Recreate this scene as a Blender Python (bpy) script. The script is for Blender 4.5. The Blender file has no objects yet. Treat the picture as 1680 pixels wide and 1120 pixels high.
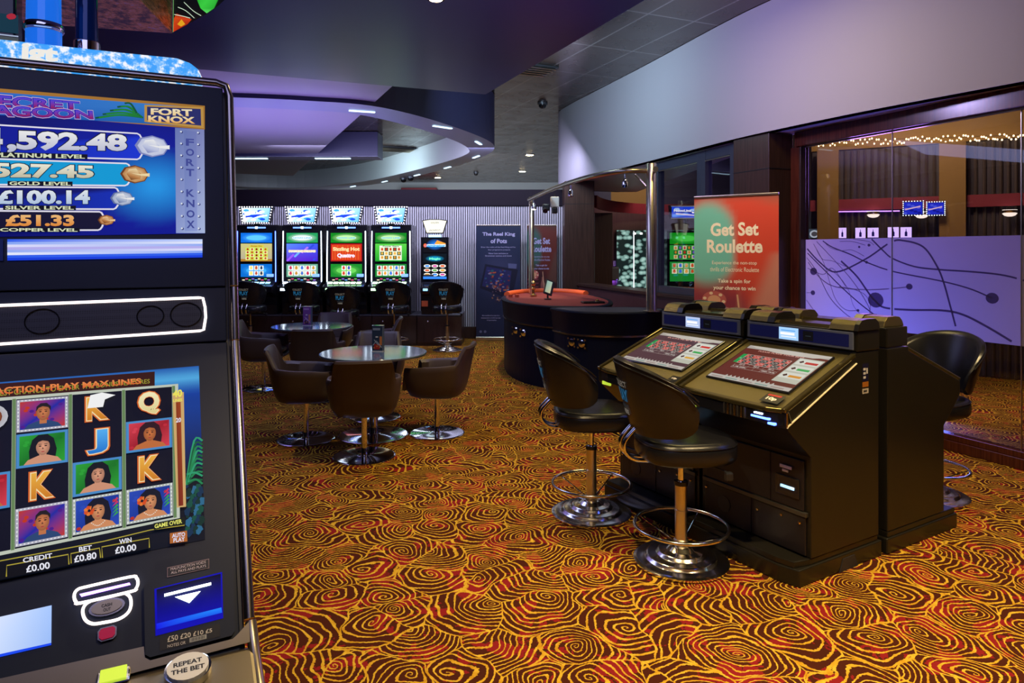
import bpy, bmesh, math, random
from mathutils import Vector, Matrix
R = random.Random(7)
C = bpy.context.scene.collection
S = bpy.context.scene
F, H, HY = 1120.0, 1.65, 413.0          # focal length in pixels, eye height, horizon row
# ---------------------------------------------------------------- camera
cd = bpy.data.cameras.new('camera'); cam = bpy.data.objects.new('camera', cd); C.objects.link(cam)
cam.location = (0, 0, H); cam.rotation_euler = (math.pi / 2, 0, 0)
cd.sensor_width = 36; cd.lens = 36 * F / 1680; cd.shift_y = -(560 - HY) / 1680
cd.clip_start = .05; S.camera = cam
S.view_settings.view_transform = 'Standard'; S.view_settings.look = 'None'
S.view_settings.gamma = 1; S.view_settings.use_curve_mapping = False
S.view_settings.exposure = 0.0
S.cycles.use_denoising = True
S.cycles.max_bounces = 7; S.cycles.diffuse_bounces = 3; S.cycles.glossy_bounces = 4
S.cycles.transmission_bounces = 4; S.cycles.transparent_max_bounces = 10
S.cycles.sample_clamp_indirect = 4; S.cycles.caustics_reflective = False; S.cycles.caustics_refractive = False
W = bpy.data.worlds.new('world'); S.world = W; W.use_nodes = True
W.node_tree.nodes['Background'].inputs[0].default_value = (.20, .22, .42, 1)
W.node_tree.nodes['Background'].inputs[1].default_value = .12
# ---------------------------------------------------------------- lights
def light(kind, name, loc, col, power, to=None, size=.2, sy=None, spot=70, blend=.6):
    d = bpy.data.lights.new(name, kind); o = bpy.data.objects.new(name, d); C.objects.link(o)
    d.color = col; d.energy = power; o.location = loc
    if kind == 'AREA':
        d.size = size
        if sy: d.shape = 'RECTANGLE'; d.size_y = sy
    elif kind == 'SPOT':
        d.spot_size = math.radians(spot); d.spot_blend = blend; d.shadow_soft_size = size
    else: d.shadow_soft_size = size
    if to is not None:
        o.rotation_euler = (Vector(to) - Vector(loc)).to_track_quat('-Z', 'Y').to_euler()
    return o
WARM = (1, .74, .36); BLUE = (.18, .24, 1); PURP = (.45, .30, 1); COOL = (.72, .88, 1)
# warm ceiling spots over the carpet in front
for (x, y, p) in [(.1, 2.3, 260), (1.75, 2.3, 330), (3.3, 3.6, 230), (-.2, 4.6, 170), (2.6, .6, 160), (.6, .4, 130)]:
    light('SPOT', 'downlight_beam', (x, y, 3.12), WARM, p, (x, y + .15, 0), .05, spot=100, blend=.9)
for (x, y, p) in [(.3, 6.3, 120), (.0, 9.6, 220), (3.6, 7.6, 260), (6.0, 6.5, 200)]:
    light('SPOT', 'downlight_beam', (x, y, 4.0 if x < 3 else 3.0), WARM, p, (x, y, 0), .05, spot=75, blend=.9)
# unseen washes and fills, added to brighten and tint the surfaces
light('AREA', 'soffit_fill', (-1.0, 3.2, 2.0), (.18, .26, 1), 13, (-1.0, 3.3, 4), 4)  # unseen, floats mid-room to tint the front soffit from below
light('SPOT', 'blue_wash', (.7, 6.0, 3.5), (.62, .50, 1), 140, (3.4, 6.4, 3.6), .15, spot=140, blend=1)
light('AREA', 'ring_fill', (-3.2, 14.2, 3.6), (.70, .90, 1), 42, (-2.4, 15.4, 3.62), 1.6)
light('AREA', 'hall_fill', (.1, 8.2, 3.9), (.62, .85, 1), 48, (1.5, 10.5, 3.5), .6)  # unseen fill added to brighten the far end of the bulkhead
light('AREA', 'violet_panel_wash', (-3.4, 9.0, 2.6), (.46, .36, 1), 48, (-3.4, 9.2, 4), 3)
light('AREA', 'glass_room_wash', (4.1, 6.9, .10), (.14, .20, 1), 85, (3.6, 6.2, 1.2), .5, .8)
light('AREA', 'glass_room_violet', (4.4, 8.0, 2.6), (.50, .22, 1), 30, (3.4, 6.3, 1.4), .8)
light('AREA', 'back_room_wash', (4.5, 7.9, 3.9), (1, .74, .48), 48, (5.7, 9.8, 1.9), .8)
light('AREA', 'far_hall_wash', (-2, 18, 3.0), (.75, .85, 1), 190, (-2, 24, 3.6), 3)
light('AREA', 'side_room_wash', (3.0, 13.2, 3.9), (.95, .75, .6), 32, (3.0, 14.8, 2.0), 1.0)
light('AREA', 'warm_sheen_fill', (1.6, 5.6, 4.15), (1, .78, .30), 36, (1.6, 5.5, 0), .8)  # area light added for a golden sheen on the consoles
light('SPOT', 'banner_fill', (1.1, 4.4, 4.1), (1, .80, .55), 260, (1.98, 6.0, 1.7), .05, spot=26, blend=.6)  # unseen spot added to brighten the banner
light('AREA', 'front_fill', (-.5, .3, 3.1), (.50, .50, 1), 14, (-.2, 3.5, .6), 1.6)
light('AREA', 'wall_wash', (-1.6, 11.4, 3.35), (.72, .70, 1), 95, (-1.6, 13.1, 1.2), 5, .3)
light('AREA', 'table_wash', (-1.8, 6.2, 3.1), (.45, .50, 1), 40, (-1.8, 6.8, 0), 2)
# ---------------------------------------------------------------- materials
MT = {}
def mat(name, col=(.5, .5, .5), rough=.5, metal=0, emit=None, es=0, spec=.5, coat=0):
    m = bpy.data.materials.new(name); m.use_nodes = True
    b = m.node_tree.nodes['Principled BSDF']
    b.inputs['Base Color'].default_value = (*col, 1); b.inputs['Roughness'].default_value = rough
    b.inputs['Metallic'].default_value = metal; b.inputs['Specular IOR Level'].default_value = spec
    b.inputs['Coat Weight'].default_value = coat
    if emit: b.inputs['Emission Color'].default_value = (*emit, 1); b.inputs['Emission Strength'].default_value = es
    MT[name] = m; return m
def nd(m, t, **k):
    n = m.node_tree.nodes.new(t)
    for a, v in k.items(): setattr(n, a, v)
    return n
def lk(m, a, b): m.node_tree.links.new(a, b)
def bs(m): return m.node_tree.nodes['Principled BSDF']
def math_n(m, op, a, b=None, clamp=False):
    n = nd(m, 'ShaderNodeMath', operation=op); n.use_clamp = clamp
    for i, v in enumerate((a, b)):
        if v is None: continue
        if isinstance(v, (int, float)): n.inputs[i].default_value = v
        else: lk(m, v, n.inputs[i])
    return n.outputs[0]
def ramp(m, fac, stops):
    r = nd(m, 'ShaderNodeValToRGB'); e = r.color_ramp.elements
    while len(e) < len(stops): e.new(.5)
    for i, (p, c) in enumerate(stops): e[i].position = p; e[i].color = (*c, 1)
    lk(m, fac, r.inputs[0]); return r.outputs[0]
def noise(m, scale, detail=3, vec=None, rough=.5, dist=0):
    n = nd(m, 'ShaderNodeTexNoise'); n.inputs['Scale'].default_value = scale; n.inputs['Detail'].default_value = detail
    n.inputs['Roughness'].default_value = rough; n.inputs['Distortion'].default_value = dist
    if vec is not None: lk(m, vec, n.inputs['Vector'])
    return n
def objc(m, scale=(1, 1, 1)):
    t = nd(m, 'ShaderNodeTexCoord'); mp = nd(m, 'ShaderNodeMapping'); mp.inputs['Scale'].default_value = scale
    lk(m, t.outputs['Object'], mp.inputs[0]); return mp.outputs[0]
def bump(m, h, s=.3, d=.01):
    b = nd(m, 'ShaderNodeBump'); b.inputs['Strength'].default_value = s; b.inputs['Distance'].default_value = d
    lk(m, h, b.inputs['Height']); lk(m, b.outputs[0], bs(m).inputs['Normal'])
def wood(name, c1, c2, rough=.35):
    m = mat(name, c1, rough); n = noise(m, 1.0, 5, objc(m, (60, 60, 2.2)), .6)
    lk(m, ramp(m, n.outputs[0], [(.3, c1), (.7, c2)]), bs(m).inputs['Base Color']); return m
wood('dark_wood', (.030, .014, .011), (.072, .036, .027), .34)
wood('red_wood', (.050, .010, .006), (.13, .030, .014), .22)
wood('wall_wood', (.07, .025, .035), (.12, .045, .05), .4)
# leather and plain stuff
def leather(name, c, rough=.32):
    m = mat(name, c, rough); v = nd(m, 'ShaderNodeTexVoronoi'); v.inputs['Scale'].default_value = 420
    lk(m, objc(m), v.inputs['Vector']); bump(m, v.outputs[0], .12, .002); return m
leather('black_leather', (.010, .010, .013), .27)
leather('brown_leather', (.066, .044, .034), .42)
mat('chrome', (.85, .85, .86), .07, 1); mat('brushed_steel', (.68, .60, .46), .28, 1)
mat('brass', (.80, .58, .22), .22, 1); mat('silver_trim', (.42, .38, .34), .24, 1)
mat('black_gloss', (.012, .012, .016), .12); mat('black_plastic', (.016, .017, .022), .38)
mat('bezel', (.013, .019, .038), .40, spec=.3); mat('gunmetal', (.10, .095, .085), .34, .7)
mat('deck_metal', (.40, .34, .24), .30, .9)
m = mat('terminal_body', (.019, .017, .013), .30, .3); n = noise(m, 900, 2, objc(m)); bump(m, n.outputs[0], .06, .002)
m = mat('terminal_panel', (.017, .014, .020), .36, .2)
m = mat('sparkle_bronze', (.22, .18, .07), .28, .75); n = noise(m, 700, 2, objc(m)); bump(m, n.outputs[0], .5, .003)
mat('bronze_glass', (.17, .14, .06), .10, .8)
mat('grey_blue', (.10, .12, .20), .4); mat('grey_metal', (.16, .17, .20), .35, .6)
mat('table_black', (.004, .007, .022), .5, spec=.14); mat('felt_red', (.15, .012, .018), .85)
mat('pad_orange', (.75, .13, .04), .5); mat('cover_grey', (.05, .055, .085), .45)
mat('table_top', (.09, .13, .17), .13, .0, spec=1); mat('plaster_white', (.46, .45, .52), .65)
mat('soffit_blue', (.055, .065, .19), .30, spec=.35); mat('soffit_violet', (.42, .38, .52), .4)
mat('navy', (.022, .022, .075), .5); mat('ring_blue', (.30, .32, .52), .35); mat('ring_white', (.72, .78, .80), .6)
mat('cream', (.80, .72, .52), .6); mat('maroon', (.28, .03, .05), .5); mat('amber', (.30, .165, .035), .6); mat('soft_chrome', (.88, .84, .74), .17, 1); mat('pale_trim', (.80, .74, .52), .5)  # pale_trim: painted highlight of the console edge trim
mat('rib_light', (.85, .85, .92), .35, .15); mat('rib_gap', (.055, .04, .05), .5)
mat('rib_dark', (.085, .062, .055), .35); mat('white_plastic', (.7, .7, .7), .4); mat('dark_paint', (.02, .02, .03), .6)
mat('band_dark', (.014, .009, .018), .55, spec=.15); mat('frame_dark', (.045, .052, .085), .3)
mat('led_white', (1, 1, 1), emit=(1, .84, .80), es=2.2); mat('led_blue', (.1, .1, 1), emit=(.05, .12, 1), es=9)
mat('led_pale', (1, 1, 1), emit=(.72, .86, 1), es=5); mat('led_cyan', (1, 1, 1), emit=(.22, .62, 1), es=1.5)
mat('led_warm', (1, 1, 1), emit=(1, .76, .36), es=60); mat('led_string', (1, 1, 1), emit=(1, .72, .34), es=7)
mat('led_green', (1, 1, 1), emit=(.5, 1, .5), es=4); mat('led_violet', (1, 1, 1), emit=(.35, .12, 1), es=4)
mat('led_cyan_strip', (1, 1, 1), emit=(.55, .85, 1), es=2.2); mat('led_bowl', (1, 1, 1), emit=(1, .85, .68), es=1.6)
def attr_mat(name, strength, rough=.5, clear=0):
    m = mat(name, (0, 0, 0), rough); a = nd(m, 'ShaderNodeVertexColor', layer_name='Col')
    if strength:
        bs(m).inputs['Specular IOR Level'].default_value = .10
        bs(m).inputs['Base Color'].default_value = (.01, .01, .01, 1)
        lk(m, a.outputs[0], bs(m).inputs['Emission Color']); bs(m).inputs['Emission Strength'].default_value = strength
    else: lk(m, a.outputs[0], bs(m).inputs['Base Color'])
    return m
attr_mat('screen', 1.0, .25); attr_mat('screen_hot', 2.6, .3); attr_mat('print', 0, .4); attr_mat('screen_dim', .7, .12)
# glitter topper
m = mat('glitter', (.1, .3, .6), .2); v = noise(m, 60, 3, objc(m), .65)
lk(m, ramp(m, v.outputs[0], [(.44, (.03, .33, .85)), (.52, (.25, .55, .95)), (.60, (.95, .93, .90))]), bs(m).inputs['Emission Color'])
bs(m).inputs['Emission Strength'].default_value = .95
# brown flecked bronze underside
m = mat('fleck_bronze', (.1, .05, .03), .4, .1); v = noise(m, 30, 6, objc(m, (1, 1, 6)), .8)
lk(m, ramp(m, v.outputs[0], [(.42, (.10, .03, .02)), (.56, (.75, .28, .08)), (.68, (.35, .30, .55))]), bs(m).inputs['Base Color'])
# perforated speaker mesh
m = mat('speaker_mesh', (.01, .01, .015), .4); v = nd(m, 'ShaderNodeTexVoronoi'); v.inputs['Scale'].default_value = 260; v.inputs['Randomness'].default_value = 0
lk(m, objc(m), v.inputs['Vector']); lk(m, ramp(m, v.outputs[0], [(.25, (.002, .002, .003)), (.45, (.035, .035, .045))]), bs(m).inputs['Base Color'])
# wood grained table top keeps a cool sheen; ceiling tiles of brushed metal
m = mat('ceiling_tile', (.13, .11, .11), .20, .7)
tc = nd(m, 'ShaderNodeTexCoord'); mp = nd(m, 'ShaderNodeMapping'); mp.inputs['Rotation'].default_value = (0, 0, -.41); lk(m, tc.outputs['Object'], mp.inputs[0])
br = nd(m, 'ShaderNodeTexBrick'); br.offset = 0; br.inputs['Scale'].default_value = 1; br.inputs['Brick Width'].default_value = .62; br.inputs['Row Height'].default_value = 1.25
br.inputs['Mortar Size'].default_value = .012; br.inputs['Color1'].default_value = (.12, .088, .078, 1); br.inputs['Color2'].default_value = (.15, .112, .10, 1); br.inputs['Mortar'].default_value = (.36, .33, .32, 1)
lk(m, mp.outputs[0], br.inputs['Vector']); lk(m, br.outputs[0], bs(m).inputs['Base Color'])
n = noise(m, 3, 3, mp.outputs[0]); lk(m, math_n(m, 'MULTIPLY_ADD', n.outputs[0], .2), bs(m).inputs['Roughness']); m.node_tree.nodes[-1].inputs[2].default_value = .16
# thin clear glass, and the frosted film on it
m = mat('thin_glass'); nt = m.node_tree; out = nt.nodes['Material Output']
tr = nd(m, 'ShaderNodeBsdfTransparent'); gl = nd(m, 'ShaderNodeBsdfGlossy'); gl.inputs['Roughness'].default_value = .01
fr = nd(m, 'ShaderNodeFresnel'); ge = nd(m, 'ShaderNodeNewGeometry'); lk(m, math_n(m, 'ADD', math_n(m, 'MULTIPLY', ge.outputs['Backfacing'], 1 / 1.5 - 1.5), 1.5), fr.inputs[0]); mx = nd(m, 'ShaderNodeMixShader'); tr.inputs[0].default_value = (.80, .80, .84, 1)
lk(m, fr.outputs[0], mx.inputs[0]); lk(m, tr.outputs[0], mx.inputs[1]); lk(m, gl.outputs[0], mx.inputs[2]); lk(m, mx.outputs[0], out.inputs[0])
m = mat('frost'); nt = m.node_tree; out = nt.nodes['Material Output']
df = nd(m, 'ShaderNodeBsdfDiffuse'); tl = nd(m, 'ShaderNodeBsdfTranslucent'); mx = nd(m, 'ShaderNodeMixShader')
va = nd(m, 'ShaderNodeVertexColor', layer_name='Col'); lk(m, va.outputs[0], df.inputs[0]); lk(m, va.outputs[0], tl.inputs[0])
mx.inputs[0].default_value = .7; lk(m, df.outputs[0], mx.inputs[1]); lk(m, tl.outputs[0], mx.inputs[2]); lk(m, mx.outputs[0], out.inputs[0])
# carpet: cells of swirling gold lines on burgundy and crimson
m = mat('carpet', (.1, .02, .01), .95, spec=.1)
tc = nd(m, 'ShaderNodeTexCoord'); P0 = tc.outputs['Object']
nz = noise(m, 3.2, 2, P0)
vs_ = nd(m, 'ShaderNodeVectorMath', operation='SUBTRACT'); lk(m, nz.outputs['Color'], vs_.inputs[0]); vs_.inputs[1].default_value = (.5, .5, .5)
vm = nd(m, 'ShaderNodeVectorMath', operation='SCALE'); lk(m, vs_.outputs[0], vm.inputs[0]); vm.inputs['Scale'].default_value = .22
va_ = nd(m, 'ShaderNodeVectorMath', operation='ADD'); lk(m, P0, va_.inputs[0]); lk(m, vm.outputs[0], va_.inputs[1])
nz2 = noise(m, 90, 1, P0)
vs2 = nd(m, 'ShaderNodeVectorMath', operation='SUBTRACT'); lk(m, nz2.outputs['Color'], vs2.inputs[0]); vs2.inputs[1].default_value = (.5, .5, .5)
vm2 = nd(m, 'ShaderNodeVectorMath', operation='SCALE'); lk(m, vs2.outputs[0], vm2.inputs[0]); vm2.inputs['Scale'].default_value = .010
PW = nd(m, 'ShaderNodeVectorMath', operation='ADD'); lk(m, va_.outputs[0], PW.inputs[0]); lk(m, vm2.outputs[0], PW.inputs[1])
def spiral(scale, pitch, rnd):
    vo = nd(m, 'ShaderNodeTexVoronoi'); vo.voronoi_dimensions = '2D'; vo.inputs['Scale'].default_value = scale; vo.inputs['Randomness'].default_value = rnd
    lk(m, PW.outputs[0], vo.inputs['Vector'])
    d0 = nd(m, 'ShaderNodeVectorMath', operation='SUBTRACT'); lk(m, PW.outputs[0], d0.inputs[0]); lk(m, vo.outputs['Position'], d0.inputs[1])
    cc = nd(m, 'ShaderNodeVectorMath', operation='SUBTRACT'); lk(m, vo.outputs['Color'], cc.inputs[0]); cc.inputs[1].default_value = (.5, .5, .5)
    s0_ = nd(m, 'ShaderNodeSeparateColor'); lk(m, vo.outputs['Color'], s0_.inputs[0])
    cs = nd(m, 'ShaderNodeVectorMath', operation='SCALE'); lk(m, cc.outputs[0], cs.inputs[0]); lk(m, math_n(m, 'ADD', math_n(m, 'MULTIPLY', math_n(m, 'GREATER_THAN', s0_.outputs[2], .58), .40), .03), cs.inputs['Scale'])
    d = nd(m, 'ShaderNodeVectorMath', operation='ADD'); lk(m, d0.outputs[0], d.inputs[0]); lk(m, cs.outputs[0], d.inputs[1])
    sp = nd(m, 'ShaderNodeSeparateXYZ'); lk(m, d.outputs[0], sp.inputs[0])
    cmb = nd(m, 'ShaderNodeCombineXYZ'); lk(m, sp.outputs[0], cmb.inputs[0]); lk(m, sp.outputs[1], cmb.inputs[1])
    ln = nd(m, 'ShaderNodeVectorMath', operation='LENGTH'); lk(m, cmb.outputs[0], ln.inputs[0])
    th = math_n(m, 'ARCTAN2', sp.outputs[1], sp.outputs[0])
    sc = nd(m, 'ShaderNodeSeparateColor'); lk(m, vo.outputs['Color'], sc.inputs[0])
    sg = math_n(m, 'SUBTRACT', math_n(m, 'MULTIPLY', math_n(m, 'GREATER_THAN', sc.outputs[0], .5), 2), 1)
    th = math_n(m, 'MULTIPLY', math_n(m, 'DIVIDE', th, 2 * math.pi), sg)
    pit = math_n(m, 'MULTIPLY', math_n(m, 'ADD', math_n(m, 'MULTIPLY', sc.outputs[1], .5), .75), pitch)
    ph = math_n(m, 'SUBTRACT', math_n(m, 'DIVIDE', math_n(m, 'POWER', ln.outputs['Value'], .85), pit), th)
    tri = math_n(m, 'ABSOLUTE', math_n(m, 'SUBTRACT', math_n(m, 'FRACT', math_n(m, 'ADD', ph, sc.outputs[2])), .5))
    return tri, sc
t1, s1 = spiral(3.6, .038, 1.0)
vw = noise(m, 5, 1, P0)
w1 = math_n(m, 'ADD', math_n(m, 'MULTIPLY', vw.outputs[0], .16), .055)
line = math_n(m, 'LESS_THAN', t1, w1)
ve = nd(m, 'ShaderNodeTexVoronoi'); ve.voronoi_dimensions = '2D'; ve.feature = 'DISTANCE_TO_EDGE'; ve.inputs['Scale'].default_value = 3.6; lk(m, PW.outputs[0], ve.inputs['Vector'])
edge = math_n(m, 'LESS_THAN', ve.outputs['Distance'], .014)
gold = math_n(m, 'MAXIMUM', line, edge)
n3 = noise(m, 5.5, 4, PW.outputs[0], .72); red = math_n(m, 'GREATER_THAN', n3.outputs[0], .545)
mx1 = nd(m, 'ShaderNodeMix', data_type='RGBA'); lk(m, red, mx1.inputs[0]); mx1.inputs[6].default_value = (.070, .014, .006, 1); mx1.inputs[7].default_value = (.27, .014, .018, 1)
n4 = noise(m, 22, 2, P0); gc = ramp(m, n4.outputs[0], [(.35, (.58, .30, .015)), (.65, (.80, .52, .05))])
mx2 = nd(m, 'ShaderNodeMix', data_type='RGBA'); lk(m, gold, mx2.inputs[0]); lk(m, mx1.outputs[2], mx2.inputs[6]); lk(m, gc, mx2.inputs[7])
n5 = noise(m, 450, 1, P0); mx3 = nd(m, 'ShaderNodeMix', data_type='RGBA', blend_type='MULTIPLY'); mx3.inputs[0].default_value = .55
lk(m, mx2.outputs[2], mx3.inputs[6]); lk(m, ramp(m, n5.outputs[0], [(.3, (.45, .45, .45)), (.6, (1, 1, 1))]), mx3.inputs[7])
lk(m, mx3.outputs[2], bs(m).inputs['Base Color']); bump(m, math_n(m, 'ADD', n5.outputs[0], gold), .35, .004)
# pebble backdrop
m = mat('pebbles', (0, 0, 0), .3); v = nd(m, 'ShaderNodeTexVoronoi'); v.inputs['Scale'].default_value = 7; lk(m, objc(m, (1, 1, 1.5)), v.inputs['Vector'])
lk(m, ramp(m, v.outputs[0], [(.15, (.52, .80, .72)), (.42, (.20, .38, .34)), (.56, (.008, .02, .02))]), bs(m).inputs['Emission Color']); bs(m).inputs['Emission Strength'].default_value = .75

# ---------------------------------------------------------------- mesh building
class MB:
    def __init__(s): s.v = []; s.f = []; s.m = []; s.c = []; s.sm = []; s.mats = []
    def mi(s, m):
        if m not in s.mats: s.mats.append(m)
        return s.mats.index(m)
    def add(s, vs, fs, m, col=None, smooth=False, T=None):
        b = len(s.v)
        s.v += [tuple(T @ Vector(p)) if T else tuple(p) for p in vs]
        k = s.mi(m)
        for f in fs:
            s.f.append([b + i for i in f]); s.m.append(k); s.sm.append(smooth)
            if col is None: s.c.append(None)
            elif isinstance(col[0], (int, float)): s.c.append([col] * len(f))
            else: s.c.append([col[i] for i in f])
        return s
    def bm(s, b, m, smooth=False, T=None):
        b.verts.ensure_lookup_table(); b.verts.index_update()
        s.add([v.co for v in b.verts], [[v.index for v in f.verts] for f in b.faces], m, None, smooth, T); b.free(); return s
    def box(s, x0, x1, y0, y1, z0, z1, m, bev=0, T=None, seg=2):
        b = bmesh.new(); bmesh.ops.create_cube(b, size=1)
        for v in b.verts: v.co = Vector(((x0 + x1) / 2 + v.co.x * (x1 - x0), (y0 + y1) / 2 + v.co.y * (y1 - y0), (z0 + z1) / 2 + v.co.z * (z1 - z0)))
        if bev: bmesh.ops.bevel(b, geom=b.edges[:], offset=bev, segments=seg, affect='EDGES', profile=.5)
        return s.bm(b, m, False, T)
    def prism(s, pts, a0, a1, m, axis='x', bev=0, T=None, seg=2):
        """polygon pts in the other two axes, extruded along axis from a0 to a1"""
        def P(a, p): return (a, p[0], p[1]) if axis == 'x' else (p[0], a, p[1]) if axis == 'y' else (p[0], p[1], a)
        b = bmesh.new(); lo = [b.verts.new(P(a0, p)) for p in pts]; hi = [b.verts.new(P(a1, p)) for p in pts]; n = len(pts)
        b.faces.new(lo[::-1]); b.faces.new(hi)
        for i in range(n): b.faces.new((lo[i], lo[(i + 1) % n], hi[(i + 1) % n], hi[i]))
        bmesh.ops.recalc_face_normals(b, faces=b.faces[:])
        if bev: bmesh.ops.bevel(b, geom=b.edges[:], offset=bev, segments=seg, affect='EDGES', profile=.5)
        return s.bm(b, m, False, T)
    def lathe(s, prof, m, n=32, T=None, smooth=True):
        vs = []; fs = []; k = len(prof)
        for i in range(n):
            a = 2 * math.pi * i / n
            for r, z in prof: vs.append((r * math.cos(a), r * math.sin(a), z))
        for i in range(n):
            j = (i + 1) % n
            for q in range(k - 1): fs.append((i * k + q, j * k + q, j * k + q + 1, i * k + q + 1))
        fs.append([i * k for i in range(n)][::-1]); fs.append([i * k + k - 1 for i in range(n)])
        return s.add(vs, fs, m, None, smooth, T)
    def cyl(s, p, r, z0, z1, m, n=24, bev=.002):
        return s.lathe([(r - bev, z0), (r, z0 + bev), (r, z1 - bev), (r - bev, z1)], m, n, Matrix.Translation((p[0], p[1], 0)))
    def tube(s, pts, r, m, n=10, closed=False, cap=True, T=None):
        pts = [Vector(p) for p in pts]; vs = []; fs = []; N = len(pts); up = None
        for i, p in enumerate(pts):
            a = pts[(i - 1) % N] if (closed or i) else p; b = pts[(i + 1) % N] if (closed or i < N - 1) else p
            t = (b - a).normalized()
            if up is None: up = Vector((0, 0, 1)) if abs(t.z) < .9 else Vector((1, 0, 0))
            x = t.cross(up).normalized(); y = x.cross(t).normalized(); up = y
            for k in range(n):
                q = 2 * math.pi * k / n; vs.append(p + x * math.cos(q) * r + y * math.sin(q) * r)
        for i in range(N if closed else N - 1):
            j = (i + 1) % N
            for k in range(n): fs.append((i * n + k, i * n + (k + 1) % n, j * n + (k + 1) % n, j * n + k))
        if cap and not closed: fs.append(list(range(n))[::-1]); fs.append([(N - 1) * n + k for k in range(n)])
        return s.add(vs, fs, m, None, True, T)
    def sweep(s, loops, m, smooth=True, cap=True, closed=False, T=None):
        vs = [p for l in loops for p in l]; n = len(loops[0]); fs = []
        L = len(loops)
        for i in range(L if closed else L - 1):
            j = (i + 1) % L
            for k in range(n): fs.append((i * n + k, i * n + (k + 1) % n, j * n + (k + 1) % n, j * n + k))
        if cap and not closed: fs.append(list(range(n))[::-1]); fs.append([(L - 1) * n + k for k in range(n)])
        return s.add(vs, fs, m, None, smooth, T)
    def wall(s, pts, z0, z1, th, m, closed=False):
        """vertical band following plan points, thickness th to the left of travel"""
        n = len(pts); P = [Vector(p).to_2d() for p in pts]; loops = []
        for i in range(n):
            a = P[(i - 1) % n] if (closed or i) else P[i]; b = P[(i + 1) % n] if (closed or i < n - 1) else P[i]
            t = (b - a).normalized(); q = P[i] + Vector((-t.y, t.x)) * th
            loops.append([(P[i].x, P[i].y, z0), (P[i].x, P[i].y, z1), (q.x, q.y, z1), (q.x, q.y, z0)])
        return s.sweep(loops, m, False, True, closed)
    def build(s, name, parent=None, loc=None, rz=None, **props):
        me = bpy.data.meshes.new(name); me.from_pydata(s.v, [], s.f)
        for k in s.mats: me.materials.append(MT[k])
        me.polygons.foreach_set('material_index', s.m); me.polygons.foreach_set('use_smooth', s.sm)
        if any(c is not None for c in s.c):
            at = me.color_attributes.new('Col', 'FLOAT_COLOR', 'CORNER'); i = 0; data = []
            for f, c in zip(s.f, s.c):
                for q in range(len(f)):
                    k = c[q] if c else (0, 0, 0)
                    data += [k[0], k[1], k[2], 1]
            at.data.foreach_set('color', data)
        me.update(); me.validate()
        if any(s.sm):
            b = bmesh.new(); b.from_mesh(me); bmesh.ops.recalc_face_normals(b, faces=[f for f in b.faces if f.smooth]) ; 
            for e in b.edges:
                if len(e.link_faces) == 2 and e.calc_face_angle(0) > .7: e.smooth = False
            b.to_mesh(me); b.free()
        o = bpy.data.objects.new(name, me); C.objects.link(o)
        if parent: o.parent = parent
        if loc: o.location = loc
        if rz is not None: o.rotation_euler = (0, 0, rz)
        for k, v in props.items(): o[k] = v
        return o
def thing(name, label, cat, loc=(0, 0, 0), rz=0, group=None):
    o = bpy.data.objects.new(name, None); C.objects.link(o); o.location = loc; o.rotation_euler = (0, 0, rz)
    o.empty_display_size = .1; o['label'] = label; o['category'] = cat
    if group: o['group'] = group
    return o
def dup(root, loc, rz, label):
    def cp(o, par):
        c = o.copy(); C.objects.link(c); c.parent = par
        for k in [q for q in KIDS.get(o.name, [])]: cp(k, c)
        return c
    r = cp(root, None); r.location = loc; r.rotation_euler = (0, 0, rz); r['label'] = label
    return r
KIDS = {}
def remember(root):
    KIDS.clear()
    for o in bpy.data.objects:
        if o.parent: KIDS.setdefault(o.parent.name, []).append(o)
def struct(mb, name, **k): return mb.build(name, kind='structure', **k)
# ---------------------------------------------------------------- lettering and flat artwork
TC = {}
def txt(s, bold=.0):
    k = (s, bold)
    if k not in TC:
        cu = bpy.data.curves.new('t', 'FONT'); cu.body = s; cu.size = 1; cu.offset = bold; cu.align_x = 'CENTER'; cu.resolution_u = 3; cu.space_line = .95
        o = bpy.data.objects.new('t', cu); me = o.to_mesh()
        v = [(p.co.x, p.co.y) for p in me.vertices]; f = [list(p.vertices) for p in me.polygons]
        o.to_mesh_clear(); bpy.data.objects.remove(o); bpy.data.curves.remove(cu)
        x0 = min(p[0] for p in v); x1 = max(p[0] for p in v); y0 = min(p[1] for p in v); y1 = max(p[1] for p in v)
        TC[k] = ([((p[0] - x0) / (x1 - x0), (p[1] - y0) / (y1 - y0)) for p in v], f, (x1 - x0) / (y1 - y0))
    return TC[k]
def hexc(h, g=1.0):
    r = [int(h[i:i + 2], 16) / 255 for i in (0, 2, 4)]
    return tuple((c / 12.92 if c <= .04045 else ((c + .055) / 1.055) ** 2.4) * g for c in r)
def ray(px, py): return Vector(((px - 840) / F, 1, -(py - HY) / F))
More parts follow.
